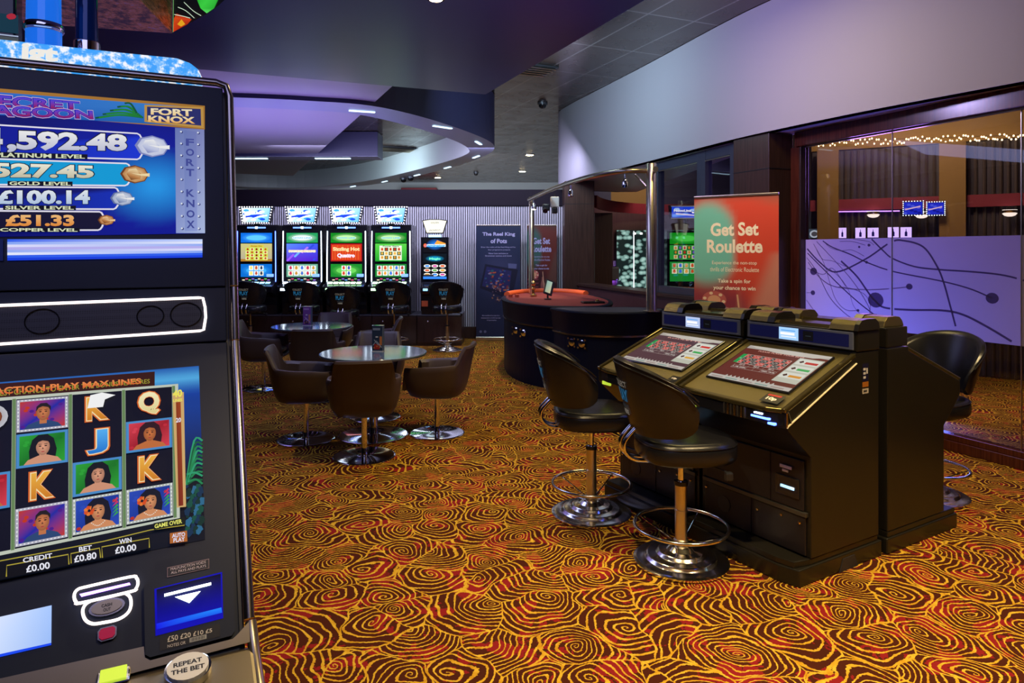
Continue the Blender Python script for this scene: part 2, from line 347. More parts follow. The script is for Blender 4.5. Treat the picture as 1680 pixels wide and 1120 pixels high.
class Art:
    """flat artwork on a plane of an object: O origin, U/V axes, N towards the viewer, all in local space"""
    def __init__(s, mb, O, U, V, m='screen', par=None, dl=.0006):
        s.mb = mb; s.O = Vector(O); s.U = Vector(U).normalized(); s.V = Vector(V).normalized(); s.N = s.U.cross(s.V); s.m = m; s.dl = dl; s.lay = 1
        s.inv = par if par is not None else Matrix.Identity(4); s.g = 1.0
    def px(s, p):
        """where the sight line through image point p meets the plane, in plane coordinates"""
        o = s.inv @ Vector((0, 0, H)); d = s.inv.to_3x3() @ ray(*p)
        t = (s.O - o).dot(s.N) / d.dot(s.N); q = o + d * t - s.O
        return (q.dot(s.U), q.dot(s.V))
    def P(s, u, v): return s.O + s.U * u + s.V * v + s.N * s.dl * s.lay
    def col(s, c):
        if isinstance(c, str): c = hexc(c)
        if isinstance(c[0], (int, float)): return tuple(x * s.g for x in c)
        return [tuple(x * s.g for x in (hexc(k) if isinstance(k, str) else k)) for k in c]
    def poly(s, pts, c): s.mb.add([s.P(*p) for p in pts], [list(range(len(pts)))], s.m, s.col(c)); return s
    def rect(s, a, b, c, d, col): return s.poly([(a, b), (c, b), (c, d), (a, d)], col)
    def up(s, n=1): s.lay += n; return s
    def quadmap(s, q, pix=True):
        q = [s.px(p) for p in q] if pix else q      # bl, br, tr, tl
        def f(x, y): return tuple((q[0][i] * (1 - x) + q[1][i] * x) * (1 - y) + (q[3][i] * (1 - x) + q[2][i] * x) * y for i in (0, 1))
        return f
    def qp(s, f, pts, c): return s.poly([f(*p) for p in pts], c)
    def qe(s, f, cx, cy, rx, ry, c, n=20, c2=None):
        pts = [(cx + rx * math.cos(2 * math.pi * i / n), cy + ry * math.sin(2 * math.pi * i / n)) for i in range(n)]
        if c2 is None: return s.poly([f(*p) for p in pts], c)
        vs = [s.P(*f(*p)) for p in pts] + [s.P(*f(cx, cy))]
        s.mb.add(vs, [(i, (i + 1) % n, n) for i in range(n)], s.m, s.col([c] * n + [c2])); return s
    def text(s, t, f, c, x0=0, y0=0, x1=1, y1=1, bold=.012, c2=None):
        v, fs, asp = txt(t, bold); c = s.col(c); cc = c
        if c2: k2 = s.col(c2); cc = [tuple(c[i] * (1 - p[1]) + k2[i] * p[1] for i in range(3)) for p in v]
        s.mb.add([s.P(*f(x0 + (x1 - x0) * p[0], y0 + (y1 - y0) * p[1])) for p in v], fs, s.m, cc); return s
    def shade(s, pts4, fn, nx=16, ny=16):
        q = pts4; B = lambda x, y: tuple((q[0][i] * (1 - x) + q[1][i] * x) * (1 - y) + (q[3][i] * (1 - x) + q[2][i] * x) * y for i in (0, 1))
        for i in range(nx):
            for j in range(ny):
                k = [(i / nx, j / ny), ((i + 1) / nx, j / ny), ((i + 1) / nx, (j + 1) / ny), (i / nx, (j + 1) / ny)]
                s.poly([B(*p) for p in k], [fn(*p) for p in k])
        s.lay += 1; return s
    def stroke(s, pts, w, c):
        n = len(pts); L = []; Rr = []
        for i in range(n):
            a = Vector(pts[max(i - 1, 0)]); b = Vector(pts[min(i + 1, n - 1)]); t = (b - a).normalized() * (w / 2)
            L.append((pts[i][0] - t.y, pts[i][1] + t.x)); Rr.append((pts[i][0] + t.y, pts[i][1] - t.x))
        for i in range(n - 1): s.poly([L[i], Rr[i], Rr[i + 1], L[i + 1]], c)
        return s
# ================================================================ THE SETTING
def crom(P, n=8):
    out = []
    for i in range(len(P) - 1):
        a = P[max(i - 1, 0)]; b = P[i]; c = P[i + 1]; d = P[min(i + 2, len(P) - 1)]
        for k in range(n):
            t = k / n
            out.append(tuple(.5 * (2 * b[q] + (c[q] - a[q]) * t + (2 * a[q] - 5 * b[q] + 4 * c[q] - d[q]) * t * t + (3 * b[q] - a[q] - 3 * c[q] + d[q]) * t ** 3) for q in range(len(b))))
    out.append(tuple(P[-1])); return out
mb = MB(); mb.box(-12, 13, -5, 26, -.05, 0, 'carpet'); struct(mb, 'floor')
mb = MB(); mb.box(-12, 13, -5, 26, 4.25, 4.35, 'ceiling_tile'); struct(mb, 'ceiling')
# lowered flat soffit over the front of the room
mb = MB(); mb.prism([(-9, 3.35), (-.26, 6.73), (2.6, .05), (4.4, -4.2), (-9, -4.2)], 3.2, 4.24, 'soffit_blue', 'z', .004); struct(mb, 'ceiling_soffit_front')
# long violet soffit running away from the viewer
mb = MB(); mb.prism([(-1.29 + .2, 6.95), (-5.2, 16.2), (-9.6, 14.4), (-6.5, 5.0)], 3.45, 4.24, 'soffit_violet', 'z', .003); struct(mb, 'ceiling_soffit_violet')
# hanging oval ring
outer = crom([(-3.24, 7.72), (-2.4, 7.9), (-1.56, 8.3), (-.75, 9.7), (-.29, 11.33), (-.70, 12.98), (-1.91, 15.3), (-3.3, 17.4), (-5.6, 19.3), (-8.0, 18.6), (-9.4, 15.5), (-9.2, 12), (-7.8, 9.2), (-5.6, 7.8), (-3.24, 7.72)], 7)[:-1]
inner = crom([(-3.45, 8.24), (-2.6, 8.42), (-1.88, 8.79), (-1.15, 10.1), (-.75, 11.5), (-1.0, 12.7), (-2.5, 15.3), (-4.0, 17.3), (-5.9, 18.6), (-7.6, 18.0), (-8.8, 15.2), (-8.7, 12.2), (-7.4, 9.7), (-5.5, 8.3), (-3.45, 8.24)], 7)[:-1]
mb = MB()
loops = [[(o[0], o[1], 3.4), (o[0], o[1], 4.24), (i[0], i[1], 4.24), (i[0], i[1], 3.4)] for o, i in zip(outer, inner)]
n = len(loops)
for a in range(n):
    A, B = loops[a], loops[(a + 1) % n]
    mb.add([A[0], B[0], B[1], A[1]], [(0, 1, 2, 3)], 'navy', smooth=False)
    mb.add([A[3], A[2], B[2], B[3]], [(0, 1, 2, 3)], 'ring_white')
    mb.add([A[0], A[3], B[3], B[0]], [(0, 1, 2, 3)], 'ring_blue')
struct(mb, 'ceiling_ring')
mb = MB(); mb.prism([(i[0] * .998 - .01, i[1]) for i in inner], 3.86, 3.9, 'ceiling_tile', 'z'); struct(mb, 'ceiling_inside_ring')
mb = MB(); mb.box(-7.4, -2.46, 12.5, 13.0, 3.4, 3.85, 'navy', .004); mb.box(-7.4, -2.46, 12.49, 13.01, 3.396, 3.40, 'ring_blue'); struct(mb, 'ceiling_cross_beam')
# curved white bulkhead on the right
bulk = crom([(6.4, -1.0), (5.2, 2.2), (4.25, 4.15), (3.66, 5.15), (3.17, 6.0), (2.76, 6.85), (2.42, 7.7), (1.86, 9.5), (1.36, 11.0), (1.0, 12.1), (.87, 12.75), (.98, 13.4), (1.35, 13.9), (2.2, 14.3)], 8)
mb = MB(); mb.wall(bulk, 2.9, 4.245, -.12, 'plaster_white'); struct(mb, 'wall_right_bulkhead')
low = [p for p in bulk]
mb = MB(); mb.prism([(p[0] + .01, p[1]) for p in low if p[1] > -.9] + [(2.6, 14.25), (3.0, 7.3), (5.0, 2.8), (6.6, -.8)], 2.9, 2.93, 'soffit_violet', 'z'); struct(mb, 'ceiling_under_bulkhead')
# back wall: plinth, bright ribbed cladding, dark band
mb = MB(); mb.box(-8, 1.02, 13.1, 13.25, 0, 2.82, 'rib_gap')
for i in range(152):
    x = .955 - i * .0425
    if x > -5.6: mb.lathe([(.0135, .22), (.0135, 2.52)], 'rib_light', 8, Matrix.Translation((x, 13.092, 0)))
mb.box(-8, 1.02, 13.04, 13.1, 2.53, 2.84, 'band_dark', .004); mb.box(-8, 1.02, 13.05, 13.1, 0, .22, 'dark_wood', .004)
struct(mb, 'wall_back')
mb = MB(); mb.box(-12, 13, 25.6, 25.75, 0, 4.3, 'ring_white'); struct(mb, 'wall_far')
mb = MB(); mb.box(-9.8, -7.55, 25.45, 25.59, 3.3, 4.2, 'cream'); struct(mb, 'trim_1')
mb = MB(); mb.box(-4.05, -2.75, 24.9, 25.5, 3.3, 3.99, 'maroon', .02); struct(mb, 'trim_2')
mb = MB(); mb.box(-12.1, -12, -5, 26, 0, 4.3, 'navy'); struct(mb, 'wall_left')
mb = MB(); mb.box(-12, 13, -5.1, -5, 0, 4.3, 'dark_paint'); struct(mb, 'wall_behind')
mb = MB(); mb.box(13, 13.1, -5, 26, 0, 4.3, 'dark_paint'); struct(mb, 'wall_right')
# square wood column at the end of the back wall, wood pillar by the glass, low wall under the windows
mb = MB(); mb.box(.925, 1.45, 12.02, 12.55, 0, 2.895, 'dark_wood', .006); mb.box(.922, 1.453, 12.017, 12.553, 2.49, 2.497, 'black_plastic'); struct(mb, 'trim_3')
mb = MB(); mb.prism([(2.47, 7.62), (2.68, 7.12), (2.97, 7.22), (3.0, 7.35), (2.9, 7.9)], 0, 2.895, 'dark_wood', 'z', .006)
mb.prism([(2.467, 7.618), (2.678, 7.115), (2.975, 7.215), (3.003, 7.35), (2.9, 7.91)], 2.52, 2.528, 'black_plastic', 'z'); struct(mb, 'trim_4')
dw = crom([(1.02, 12.7), (1.34, 11.3), (1.84, 9.6), (2.28, 8.2), (2.55, 7.35)], 8)
mb = MB(); mb.wall(dw, 0, 1.06, .26, 'wall_wood'); struct(mb, 'wall_right_low')
mb = MB(); L = [(p[0] - .03, p[1] - .02) for p in dw]; mb.wall(L, 1.06, 1.10, .36, 'dark_wood'); struct(mb, 'trim_5')
# dark window frames on the low wall and their panes
fr_pts = [(2.02, 9.45), (2.36, 8.37), (2.56, 7.72)]
for k in range(2):
    a = Vector(fr_pts[k]); b = Vector(fr_pts[k + 1]); t = (b - a).normalized(); q = Vector((-t.y, t.x)); L = (b - a).length
    ang = math.atan2(t.y, t.x)
    mb = MB(); w = .09
    mb.box(0, w, -.05, .05, 1.10, 2.88, 'frame_dark', .004); mb.box(L - w, L, -.05, .05, 1.10, 2.88, 'frame_dark', .004)
    mb.box(w, L - w, -.045, .045, 2.76, 2.88, 'frame_dark', .004); mb.box(w, L - w, -.045, .045, 1.10, 1.19, 'frame_dark', .004)
    mb.box(w, L - w, -.052, -.046, 2.745, 2.755, 'brushed_steel')
    o = struct(mb, 'window_%d' % (k + 4), loc=(a.x, a.y, 0), rz=ang)
    g = MB(); g.box(w, L - w, -.004, .004, 1.19, 2.76, 'thin_glass'); g.build('pane', o)
# ---- the full-height glass wall with its frosted band
G0 = Vector((3.71, 5.65)); GD = Vector((-.4043, .9146)); GN = Vector((-.9146, -.4043))
def gp(k): return G0 + GD * k
ks = [1.60, .612, -.47, -1.9, -3.4]
FC = (.56, .50, .62)
for i in range(4):
    a, b = gp(ks[i]), gp(ks[i + 1]); L = (b - a).length - .006; ang = math.atan2(b.y - a.y, b.x - a.x)
    g = MB(); g.box(.003, L, -.005, .005, .12, 2.75, 'thin_glass')
    o = struct(g, 'window_%d' % (i + 1) if i < 3 else 'window_6', loc=(a.x, a.y, 0), rz=ang)
    M = Matrix.Translation((a.x, a.y, 0)) @ Matrix.Rotation(ang, 4, 'Z')
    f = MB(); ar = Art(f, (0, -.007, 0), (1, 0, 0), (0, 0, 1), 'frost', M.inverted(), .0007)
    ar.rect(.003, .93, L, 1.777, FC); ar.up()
    W1 = (.15, .12, .24); W2 = (.30, .25, .40)  # wire shadows, painted as dark strokes and blobs on the film
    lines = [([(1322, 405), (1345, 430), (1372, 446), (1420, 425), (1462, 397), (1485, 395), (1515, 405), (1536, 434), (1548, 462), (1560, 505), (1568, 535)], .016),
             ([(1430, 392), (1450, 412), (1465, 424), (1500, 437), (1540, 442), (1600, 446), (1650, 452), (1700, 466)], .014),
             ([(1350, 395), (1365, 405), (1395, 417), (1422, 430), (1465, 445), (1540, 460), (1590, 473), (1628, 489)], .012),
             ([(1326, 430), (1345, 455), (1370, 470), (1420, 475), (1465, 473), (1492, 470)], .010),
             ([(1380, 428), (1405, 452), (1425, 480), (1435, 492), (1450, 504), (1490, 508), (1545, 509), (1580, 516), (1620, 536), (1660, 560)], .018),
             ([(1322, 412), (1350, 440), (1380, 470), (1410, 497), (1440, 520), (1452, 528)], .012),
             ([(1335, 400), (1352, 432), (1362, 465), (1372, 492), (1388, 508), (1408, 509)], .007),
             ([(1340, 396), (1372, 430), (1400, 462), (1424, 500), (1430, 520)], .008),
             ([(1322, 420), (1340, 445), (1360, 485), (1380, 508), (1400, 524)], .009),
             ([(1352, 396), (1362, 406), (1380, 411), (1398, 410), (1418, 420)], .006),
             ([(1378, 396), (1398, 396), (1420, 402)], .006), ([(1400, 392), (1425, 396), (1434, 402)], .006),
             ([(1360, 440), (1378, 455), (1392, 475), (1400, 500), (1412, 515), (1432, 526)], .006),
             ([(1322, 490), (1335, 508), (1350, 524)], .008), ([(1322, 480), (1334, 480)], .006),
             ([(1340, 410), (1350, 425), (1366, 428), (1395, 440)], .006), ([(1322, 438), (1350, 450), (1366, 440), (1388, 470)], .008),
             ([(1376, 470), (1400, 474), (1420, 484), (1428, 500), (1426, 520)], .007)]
    kx = (ks[i] + .0)
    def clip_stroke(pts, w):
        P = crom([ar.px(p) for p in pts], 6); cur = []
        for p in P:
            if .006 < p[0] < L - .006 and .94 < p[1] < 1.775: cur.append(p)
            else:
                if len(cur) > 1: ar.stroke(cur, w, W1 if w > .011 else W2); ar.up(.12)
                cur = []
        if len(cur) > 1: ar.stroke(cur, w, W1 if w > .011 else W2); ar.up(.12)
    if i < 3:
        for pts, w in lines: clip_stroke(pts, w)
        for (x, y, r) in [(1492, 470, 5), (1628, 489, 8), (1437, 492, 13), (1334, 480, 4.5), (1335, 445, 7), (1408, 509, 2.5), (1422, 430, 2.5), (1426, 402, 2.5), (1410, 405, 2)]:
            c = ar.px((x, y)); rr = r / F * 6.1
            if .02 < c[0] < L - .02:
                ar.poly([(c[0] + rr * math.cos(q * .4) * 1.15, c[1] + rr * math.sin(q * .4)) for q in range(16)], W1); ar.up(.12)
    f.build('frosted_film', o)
    e = MB(); e.box(L, L + .006, -.006, .006, .12, 2.75, 'brushed_steel'); e.build('glass_joint', o)
def along_glass(mb, k0, k1, n0, n1, z0, z1, m, bev=.004):
    a = gp(k0); ang = math.atan2(-GD.y, -GD.x); T = Matrix.Translation((a.x, a.y, 0)) @ Matrix.Rotation(ang, 4, 'Z')
    mb.box(0, k0 - k1, -n1, -n0, z0, z1, m, bev, T)
mb = MB(); along_glass(mb, 1.66, -3.4, -.06, .07, 0, .085, 'red_wood'); along_glass(mb, 1.66, -3.4, -.04, .05, .085, .133, 'red_wood'); struct(mb, 'baseboard_right')
mb = MB(); along_glass(mb, 1.66, -3.4, -.06, .10, 2.745, 2.895, 'red_wood'); along_glass(mb, 1.60, -3.4, .012, .03, 2.735, 2.745, 'brushed_steel', 0); struct(mb, 'trim_6')
mb = MB(); along_glass(mb, 1.76, 1.61, -.05, .07, .134, 2.744, 'red_wood'); along_glass(mb, 1.625, 1.60, .0, .075, .134, 2.744, 'dark_wood'); struct(mb, 'trim_7')
# ---- the room behind the glass
BW = [(9.8, 5.4), (8.2, 7.4), (6.5, 8.8), (5.6, 9.4), (4.42, 10.05)]
mb = MB(); P = crom(BW, 6)
mb.wall(P, 0, 3.12, -.1, 'rib_gap')
acc = 0
for i in range(len(P) - 1):
    a, b = Vector(P[i]), Vector(P[i + 1]); t = (b - a); n = max(1, int(t.length / .075))
    for k in range(n):
        q = a + t * (k / n) + Vector((-t.y, t.x)).normalized() * .012
        mb.lathe([(.022, .02), (.022, 3.1)], 'rib_dark', 6, Matrix.Translation((q.x, q.y, 0)))
struct(mb, 'wall_back_room')
mb = MB(); mb.wall([(p[0] - .02, p[1] - .02) for p in P], 3.12, 4.245, -.1, 'amber'); struct(mb, 'wall_back_room_upper')
mb = MB(); Q = [(p[0] - .07, p[1] - .09) for p in P]; mb.wall(Q, 2.24, 2.40, -.03, 'maroon'); struct(mb, 'trim_8')
for i, (x, y, w) in enumerate([(4.55, 9.83, .28), (5.86, 9.08, .30), (7.6, 7.7, .3)]):
    mb = MB(); mb.box(-w / 2, w / 2, -.05, .03, 0, 3.11, 'amber', .004); struct(mb, 'trim_%d' % (9 + i), loc=(x, y, 0), rz=-.52 - .1 * i)
# room past the open side: brown wall, amber wall, red curved band
mb = MB(); mb.wall([(4.45, 10.15), (5.2, 15.4)], 0, 4.24, -.1, 'wall_wood'); struct(mb, 'wall_side_room')
mb = MB(); mb.box(1.3, 5.2, 15.3, 15.4, 0, 2.72, 'wall_wood'); mb.box(2.22, 3.15, 15.3, 15.4, 2.72, 4.24, 'amber'); mb.box(3.15, 5.2, 15.3, 15.4, 2.72, 4.24, 'navy'); mb.box(1.3, 2.22, 15.3, 15.4, 2.72, 4.24, 'navy'); struct(mb, 'wall_back_side')
mb = MB(); mb.wall(crom([(1.50, 12.45), (1.75, 13.3), (2.2, 14.1), (2.93, 14.75), (4.0, 15.05), (5.0, 15.2)], 6), 2.46, 2.68, -.05, 'maroon'); struct(mb, 'trim_12')
mb = MB(); mb.box(1.70, 2.06, 14.0, 14.12, 0, 2.45, 'dark_wood', .004); struct(mb, 'trim_13')
# ================================================================ BIG SLOT MACHINE IN FRONT
def wl(px, py, Y): return ((px - 840) / F * Y, Y, H - (py - HY) / F * Y)
def z1(x, y): return (x * .42857, y * .42857)
def z2(x, y): return (x * .32135, 440 + y * .32143)
def z3(x, y): return (x * .30366, 780 + y * .30357)
def rrect(x0, y0, x1, y1, r, n=5):
    o = []
    for cx, cy, a in ((x1 - r, y0 + r, -90), (x1 - r, y1 - r, 0), (x0 + r, y1 - r, 90), (x0 + r, y0 + r, 180)):
        for k in range(n + 1):
            t = math.radians(a + 90 * k / n); o.append((cx + r * math.cos(t), cy + r * math.sin(t)))
    return o
SMR = math.atan2(.444, .896); SMP = (-.6394, 1.55, 0)
sm = thing('slot_machine', 'tall foreground slot machine with jackpot amounts above and picture reels below', 'slot machine', SMP, SMR)
MS = Matrix.Translation(SMP) @ Matrix.Rotation(SMR, 4, 'Z'); MI = MS.inverted()
A_, B_, C_, D_ = (0, 2.021), (-.105, 1.576), (-.137, 1.464), (-.465, .977)
WX = -.80
prof = [(.012, 2.012), (-.093, 1.576), (-.125, 1.464), (-.453, .985), (-.60, .945), (-.60, .90), (-.34, .80), (-.34, .0), (.42, 0), (.42, 2.012)]
mb = MB(); mb.prism(prof, WX, -.008, 'black_plastic', 'x', .003); mb.build('cabinet', sm)
def panel(name, a, b, m, x0=WX + .006, x1=-.016, t=.012, bev=.003):
    n = Vector((b[1] - a[1], a[0] - b[0])).normalized() * t
    mb = MB(); g = .0015; d = (Vector(b) - Vector(a)).normalized() * g; a = Vector(a) + d; b = Vector(b) - d
    mb.prism([tuple(a), tuple(b), tuple(b - n), tuple(a - n)], x0, x1, m, 'x', bev); return mb.build(name, sm)
def flip(a, b): return a, b
for nm, a, b in (('upper_bezel', A_, B_), ('speaker_bezel', B_, C_), ('lower_bezel', C_, D_)):
    n = Vector((-(a[1] - b[1]), (a[0] - b[0]))).normalized() * .012   # outward
    d = (Vector(b) - Vector(a)).normalized() * .0012; p = Vector(a) + d; q = Vector(b) - d
    mb = MB(); mb.prism([tuple(p), tuple(q), tuple(q - n), tuple(p - n)], WX + .004, -.016, 'bezel', 'x', .002); mb.build(nm, sm)
def plane(a, b, mbx, m='screen', off=.0012, dl=.00014):
    V = Vector((0, a[0] - b[0], a[1] - b[1])).normalized(); N = Vector((1, 0, 0)).cross(V)
    return Art(mbx, Vector((0, b[0], b[1])) + N * off, (1, 0, 0), V, m, MI, dl)
# silver edge tubes
mb = MB(); mb.tube([(WX, -.003, 2.03), (-.03, -.003, 2.03), (-.010, -.004, 2.024), (-.002, -.006, 2.00), (0, -.105, 1.578)], .0085, 'silver_trim')
mb.tube([(0, -.1055, 1.574), (0, -.137, 1.466)], .0085, 'silver_trim'); mb.tube([(0, -.1375, 1.462), (0, -.433, 1.026)], .0088, 'silver_trim')
mb.tube([(.002, -.434, 1.022), (.006, -.47, .975), (.006, -.60, .945)], .0095, 'deck_metal'); mb.build('edge_trim', sm)
# ---- upper screen
mb = MB(); ar = plane(A_, B_, mb); ar.g = .80
q = ar.quadmap([(-380, 395), z1(785, 893), z1(780, 410), (-380, 112)])

def lerp3(a, b, t): t = max(0, min(1, t)); a, b = hexc(a), hexc(b); return tuple(a[i] * (1 - t) + b[i] * t for i in range(3))
def ubg(x, y):
    d = math.hypot((x - .86) / .16, (y - .36) / .30); c = lerp3('28A8FF', '0A18A0', d); 
    return tuple(k * (1 - .55 * max(0, min(1, (d - 1) / 1.5))) for k in c)
ar.shade([q(0, 0), q(1, 0), q(1, 1), q(0, 1)], ubg, 40, 24)
def Q1(*p, **k): return ar.quadmap([z1(*a) for a in p])
def box4(f, c): ar.poly([f(0, 0), f(1, 0), f(1, 1), f(0, 1)], c)
f = Q1((-700, 375), (784, 496), (784, 405), (-700, 280)); box4(f, 'B07A2C'); ar.up()
f = Q1((-700, 400), (776, 486), (776, 413), (-700, 300)); box4(f, ['1A4CC8', '1A6CB8', '3A8AD8', '2058D0']); ar.up()
for i in range(9):
    a = z1(548 - i * 3, 450 - i * 2); b = z1(365 + i * 14, 452 - i * 7 + (i % 2) * 6); P = [ar.px(a), ar.px(((a[0] + b[0]) / 2, min(a[1], b[1]) - 4 + i * .6)), ar.px(b)]
    ar.stroke(crom(P, 5), .004, '1E8A30' if i % 2 else '0C5A3A'); ar.up(.3)
for t, qq in (('SECRET', [(-62, 408), (305, 420), (303, 391), (-62, 361)]), ('LAGOON', [(-72, 441), (357, 456), (353, 426), (-72, 399)])):
    f = Q1(*qq); ar.text(t, f, 'F0C8E8', -.010, -.13, 1.010, 1.13, .075); ar.up(.5); ar.text(t, f, '1420B0', -.006, -.07, 1.006, 1.07, .06); ar.up(.5); ar.text(t, f, 'A01048', bold=.02, c2='5048E8'); ar.up()
f = Q1((553, 467), (780, 492), (778, 411), (553, 402)); box4(f, 'C89A48'); ar.up()
f = Q1((563, 461), (770, 482), (768, 418), (563, 409)); box4(f, '2A3070'); ar.up()
f = Q1((577, 440), (737, 447), (735, 420), (577, 415)); ar.text('FORT', f, 'FFD890', bold=.04, c2='FFF4D0')
f = Q1((567, 468), (747, 475), (745, 449), (567, 443)); ar.text('KNOX', f, 'FFB850', bold=.04, c2='FFF0C0'); ar.up()
f = Q1((674, 893), (785, 893), (782, 497), (670, 490)); box4(f, ['98A8E0', 'B8C8F0', '8890C8', '6E80C0']); ar.up()
f = Q1((708, 885), (755, 885), (752, 505), (704, 500)); box4(f, ['8EA0DC', '9AA8E4', '7A84C4', '7080C0']); ar.up()
f = Q1((674, 893), (785, 893), (782, 497), (670, 490))
for i in range(9):
    for x in (.22, .80):
        ar.qe(f, x, .04 + i * .115, .05, .012, '2A3278', 8); 
ar.up()
for i in range(9):
    for x in (.20, .78): ar.qe(f, x, .044 + i * .115, .035, .009, 'E8F0FF', 8)
for i, ch in enumerate('FORT KNOX'):
    if ch != ' ': ar.text(ch, f, '4650A0', .36, .83 - i * .098, .64, .90 - i * .098, .03); ar.text(ch, lambda x, y: f(x - .02, y + .003), 'D8E4FF', .36, .83 - i * .098, .64, .90 - i * .098, .0) if False else None
ar.up()
def bar(tl, tr, br, bl, fill, rad=.5):
    f = Q1(bl, br, tr, tl); n = 7
    P = [(0, 1)] + [(1 - .03 + .03 * math.sin(math.pi * k / n), .5 + .5 * math.cos(math.pi * k / n)) for k in range(n + 1)] + [(0, 0)]
    ar.qp(f, P, fill); ar.up(); W = [f(*p) for p in P]; ar.stroke(W, .0032, 'F4F0FF'); ar.up(.5); return f
bar((-300, 462), (548, 514), (548, 612), (-300, 590), ['0818A0', '0818A0'] + ['1838E0'] * 7 + ['0818A0'])
bar((-300, 600), (505, 628), (500, 712), (-300, 706), '0AA6E6')
bar((-300, 714), (460, 720), (455, 802), (-300, 800), ['081070', '081070'] + ['1030C0'] * 7 + ['081070'])
bar((-300, 806), (400, 812), (395, 882), (-300, 884), '120E30')
def num(t, p, c, c2, o='101030'):
    f = Q1(*p); ar.text(t, f, o, -.008, -.05, 1.008, 1.05, .07); ar.up(.6); ar.text(t, f, c, bold=.045, c2=c2); ar.up(.6)
num('4', [(-62, 578), (12, 580), (12, 492), (-62, 486)], 'C8C8DC', 'FFFFFF'); num(',592.48', [(28, 588), (487, 592), (487, 517), (28, 500)], 'C0C4E0', 'FFFFFF')
num('£1,527.45', [(-230, 690), (360, 693), (360, 636), (-230, 618)], 'C8C0A0', 'FFFCE8'); num('£100.14', [(-12, 784), (345, 784), (345, 730), (-12, 730)], 'B8D0F0', 'F4FAFF')
num('£51.33', [(22, 868), (285, 868), (285, 824), (22, 824)], 'F09030', 'FFC880')
for t, p in (('PLATINUM LEVEL', [(-18, 604), (326, 610), (326, 595), (-18, 586)]), ('GOLD LEVEL', [(38, 711), (272, 713), (272, 699), (38, 697)]), ('SILVER LEVEL', [(22, 804), (284, 805), (284, 791), (22, 790)]), ('COPPER LEVEL', [(2, 888), (298, 889), (298, 876), (2, 875)])):
    f = Q1(*p); ar.qp(f, [(-.03, -.12), (1.03, -.12), (1.03, 1.12), (-.03, 1.12)], '0A0A14'); ar.up(.5); ar.text(t, f, 'E8F0C8', bold=.03); ar.up(.5)
def nut(x, y, r, cs):
    c = ar.px(z1(x, y)); k = ar.px(z1(x + r, y))[0] - c[0]
    g = lambda a, b: (c[0] + a * k, c[1] + b * k)
    ar.qe(g, 0, 0, 1.25, .95, cs[2], 8); ar.up(.5); ar.qe(g, .05, 0, 1.10, .84, cs[0], 8, cs[1]); ar.up(.5)
    ar.poly([g(-.5, .5), g(.1, .62), g(.55, .1), g(.5, -.45), g(-.3, -.6), g(-.7, 0)], [cs[1], cs[1], cs[0], cs[0], cs[2], cs[0]]); ar.up(.5)
    ar.poly([g(-.3, .1), g(.5, .05), g(1.3, .18), g(1.3, -.18), g(.5, -.10)], cs[1]); ar.up(.5)
nut(582, 563, 52, ('C8D0F0', 'FFFFFF', '8890C8')); nut(516, 670, 44, ('C88848', 'FFE8B0', '704018')); nut(468, 762, 36, ('A8B8D8', 'FFFFFF', '6878A8')); nut(408, 845, 26, ('C07838', 'FFD8A0', '704018'))
mb.build('upper_screen', sm)
mb = MB(); ar = plane(A_, B_, mb, 'screen', .0035); ar.g = .95
f = Q1((28, 997), (775, 985), (775, 915), (28, 915)); cs = ['C8D8FF', 'E8ECFF', '98B0F8', 'B8B0F0', 'E0E0FF', '88A8F8', '3060F0', '1840E0']
for i in range(8): box4(Q1((28, 997 - i * 10.2), (775, 985 - i * 8.7), (775, 985 - (i + 1) * 8.7), (28, 997 - (i + 1) * 10.2)), cs[7 - i] if i < 2 else [cs[i - 1], cs[7 - i], cs[7 - i], cs[i - 1]])
f = Q1((-300, 1000), (12, 998), (12, 915), (-300, 915)); box4(f, '101848'); mb.build('light_strip', sm, label='pale blue light strip')
# ---- speaker bar with glowing outline
mb = MB(); ar = plane(B_, C_, mb, 'speaker_mesh', .002); SB = ar
f = ar.quadmap([z2(-900, 452), z2(1038, 316), z2(1036, 152), z2(-900, 222)]); mb.add([ar.P(*f(*p)) for p in ((0, 0), (1, 0), (1, 1), (0, 1))], [(0, 1, 2, 3)], 'speaker_mesh'); mb.build('speaker_grille', sm)
mb = MB(); ar = plane(B_, C_, mb, 'screen', .004)
for (x, y, r) in ((215, 270, 88), (768, 243, 68), (950, 235, 78)):
    mb = MB()
    c = ar.px(z2(x, y)); k = ar.px(z2(x + r, y))[0] - c[0]; P = [ar.P(c[0] + k * math.cos(i * .2618), c[1] + k * .86 * math.sin(i * .2618)) for i in range(24)]
    mb.tube(P, .0012, 'black_gloss', 6, True); mb.build('speaker_ring', sm)
P = [z2(-900, 226), z2(1015, 151), z2(1036, 153), z2(1047, 200), z2(1050, 250), z2(1040, 314), z2(1020, 320), z2(-900, 447)]
mb = MB(); mb.tube([SB.P(*SB.px(p)) + SB.N * .002 for p in P], .0027, 'led_tube' if 'led_tube' in MT else 'led_white', 8); mb.build('light_tube', sm, label='pinkish white glowing outline')
